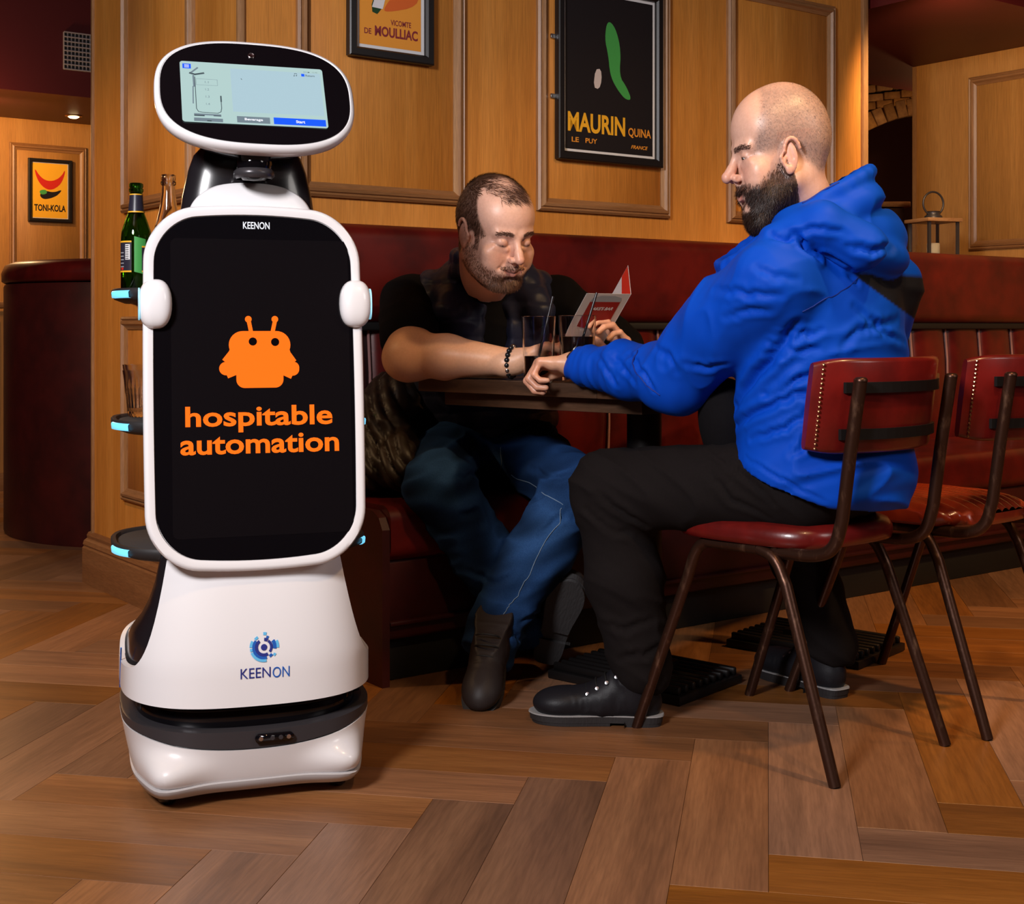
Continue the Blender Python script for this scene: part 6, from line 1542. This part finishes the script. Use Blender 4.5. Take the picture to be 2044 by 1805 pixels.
yp0, yp1 = P(1716, 560, 2.8), P(1842, 652, 2.8); ypn = (yp0 - Vector((0, 0, EYE))).cross(yp1 - Vector((0, 0, EYE))).normalized(); ypn = ypn if ypn.z > 0 else -ypn
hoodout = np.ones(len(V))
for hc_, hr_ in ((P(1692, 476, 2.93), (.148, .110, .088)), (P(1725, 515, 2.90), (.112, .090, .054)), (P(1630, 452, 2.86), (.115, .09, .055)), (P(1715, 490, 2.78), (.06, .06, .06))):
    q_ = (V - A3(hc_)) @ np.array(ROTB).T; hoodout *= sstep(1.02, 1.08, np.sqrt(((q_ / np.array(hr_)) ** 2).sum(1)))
dark_back = sstep(.0, .004, (V - np.array([0, 0, EYE])) @ A3(ypn)) * hoodout * sstep(1.035, 1.025, V[:, 2]) * (V[:, 0] > .66) * sstep(-.02, -.04, f_); C = mixc(C, (.010, .010, .014), dark_back)  # upper back below the hood coloured near-black, edged by a slanting plane
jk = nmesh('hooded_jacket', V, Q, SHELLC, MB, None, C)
JV, JN = V, vnormals(V, Q)
SEAM = mat('jacket_seam', (.001, .02, .22), .7)
seam('seam', [(1718, 560), (1680, 585), (1640, 610), (1600, 635)], JV, JN, SEAM, jk, .0012, 0)
seam('seam', [(1270, 692), (1258, 715), (1262, 745), (1285, 775), (1318, 800)], JV, JN, SEAM, jk, .0018, 0)
seam('zip_edge', [(1600, 398), (1640, 372), (1680, 352)], JV, JN, SEAM, jk, .0022, 0)
F = Field((.36, 2.90, .60), (.60, 3.20, .88), .006); F.ell(P(1452, 835, 3.02), (.062, .075, .085), .02); F.cap(P(1440, 800, 3.03), P(1460, 880, 3.02), .05, .06, .02)
V, Q = F.mesh(); V = relax(V, Q, 2); nmesh('black_shirt', V, Q, CLOTH, MB, None, np.array((.006, .005, .006))[None, :].repeat(len(V), 0))
# trousers
F = Field((.08, 2.66, .05), (1.02, 3.72, .80), .0062)
F.ell((.69, 2.965, .60), (.190, .150, .108), .05, 'add', ROTB)
F.cap(HNb, KNb, .102, .092, .05); F.chain([KNb, MNb, ANb], [.088, .086, .070], .03); F.cap(HFb, KFb, .098, .082, .05); F.chain([KFb, KFb.lerp(AFb, .5), AFb], [.080, .078, .068], .03)
F.plane((0, 0, .075), (0, 0, -1)); F.plane((.69, 2.96, .5125), (0, 0, -1)) if False else None
V, Q = F.mesh(); V = relax(V, Q, 2); N = vnormals(V, Q)
V = V + N * (.007 * fold(V, (Vector((1, .3, .3)), Vector((0, 1, 0)), Vector((.6, 0, 1))), (9, 8, 20), 12, 2.5))[:, None]
N = vnormals(V, Q)
for pts, wd, dp in (([(1180, 985), (1220, 1020), (1290, 1060)], .008, .008), ([(1160, 1020), (1200, 1050), (1260, 1070)], .007, .006), ([(1440, 905), (1480, 950), (1540, 1010)], .007, .007), ([(1400, 930), (1450, 1000), (1530, 1040)], .007, .005), ([(1330, 1290), (1290, 1310), (1230, 1320)], .007, .006), ([(1200, 1250), (1250, 1265), (1310, 1240)], .007, .006), ([(1470, 900), (1460, 940), (1445, 970)], .004, .004)):
    V = crease(V, N, pts, wd, dp)
nmesh('trousers', V, Q, CLOTH, MB, None, np.array((.010, .0075, .0075))[None, :].repeat(len(V), 0))
shoe(MB, foot_matrix(Vector((.347, 3.125, .0)), (-1, .10, 0)), (.009, .0085, .011), SOLE_D, WELT, True, 'boot')
shoe(MB, foot_matrix(Vector((.815, 3.335, .0)), (-.52, .86, 0)), (.009, .0085, .011), SOLE_D, WELT, True, 'boot')
ring_band('watch_strap', WN + (EN - WN).normalized() * .010, (EN - WN).normalized(), .0315, .020, .004, BLACKP, MB)
# quilted coat heaped on the bench
F = Field((-.56, 3.50, .44), (-.14, 4.08, .84), .007)
F.ell((-.36, 3.80, .60), (.105, .15, .14), .04); F.ell((-.33, 3.86, .70), (.09, .12, .09), .04); F.ell((-.40, 3.72, .53), (.085, .12, .075), .04); F.ell((-.30, 3.66, .55), (.06, .10, .08), .03)
F.plane((0, 0, .462), (0, 0, -1), .01)
V, Q = F.mesh(); V = relax(V, Q, 2); N = vnormals(V, Q); t_ = V[:, 0] * 1.0 + V[:, 2] * .75 - V[:, 1] * .3
V = V + N * (.016 * (np.abs(np.sin(t_ * math.pi / .036)) ** .6 - .6) + .010 * fold(V, ((1, 0, 0), (0, 1, 0), (0, 0, 1)), (18, 18, 18), 15))[:, None]
V[:, 2] = np.maximum(V[:, 2], .459)
qc = nmesh('quilted_coat', V, Q, mat('brown_nylon', (.016, .009, .006), .5, bump=((60, 60, 60), .2, .002)), None)
tag(qc, 'dark brown quilted coat heaped on the bench beside the man in the gilet', 'coat')
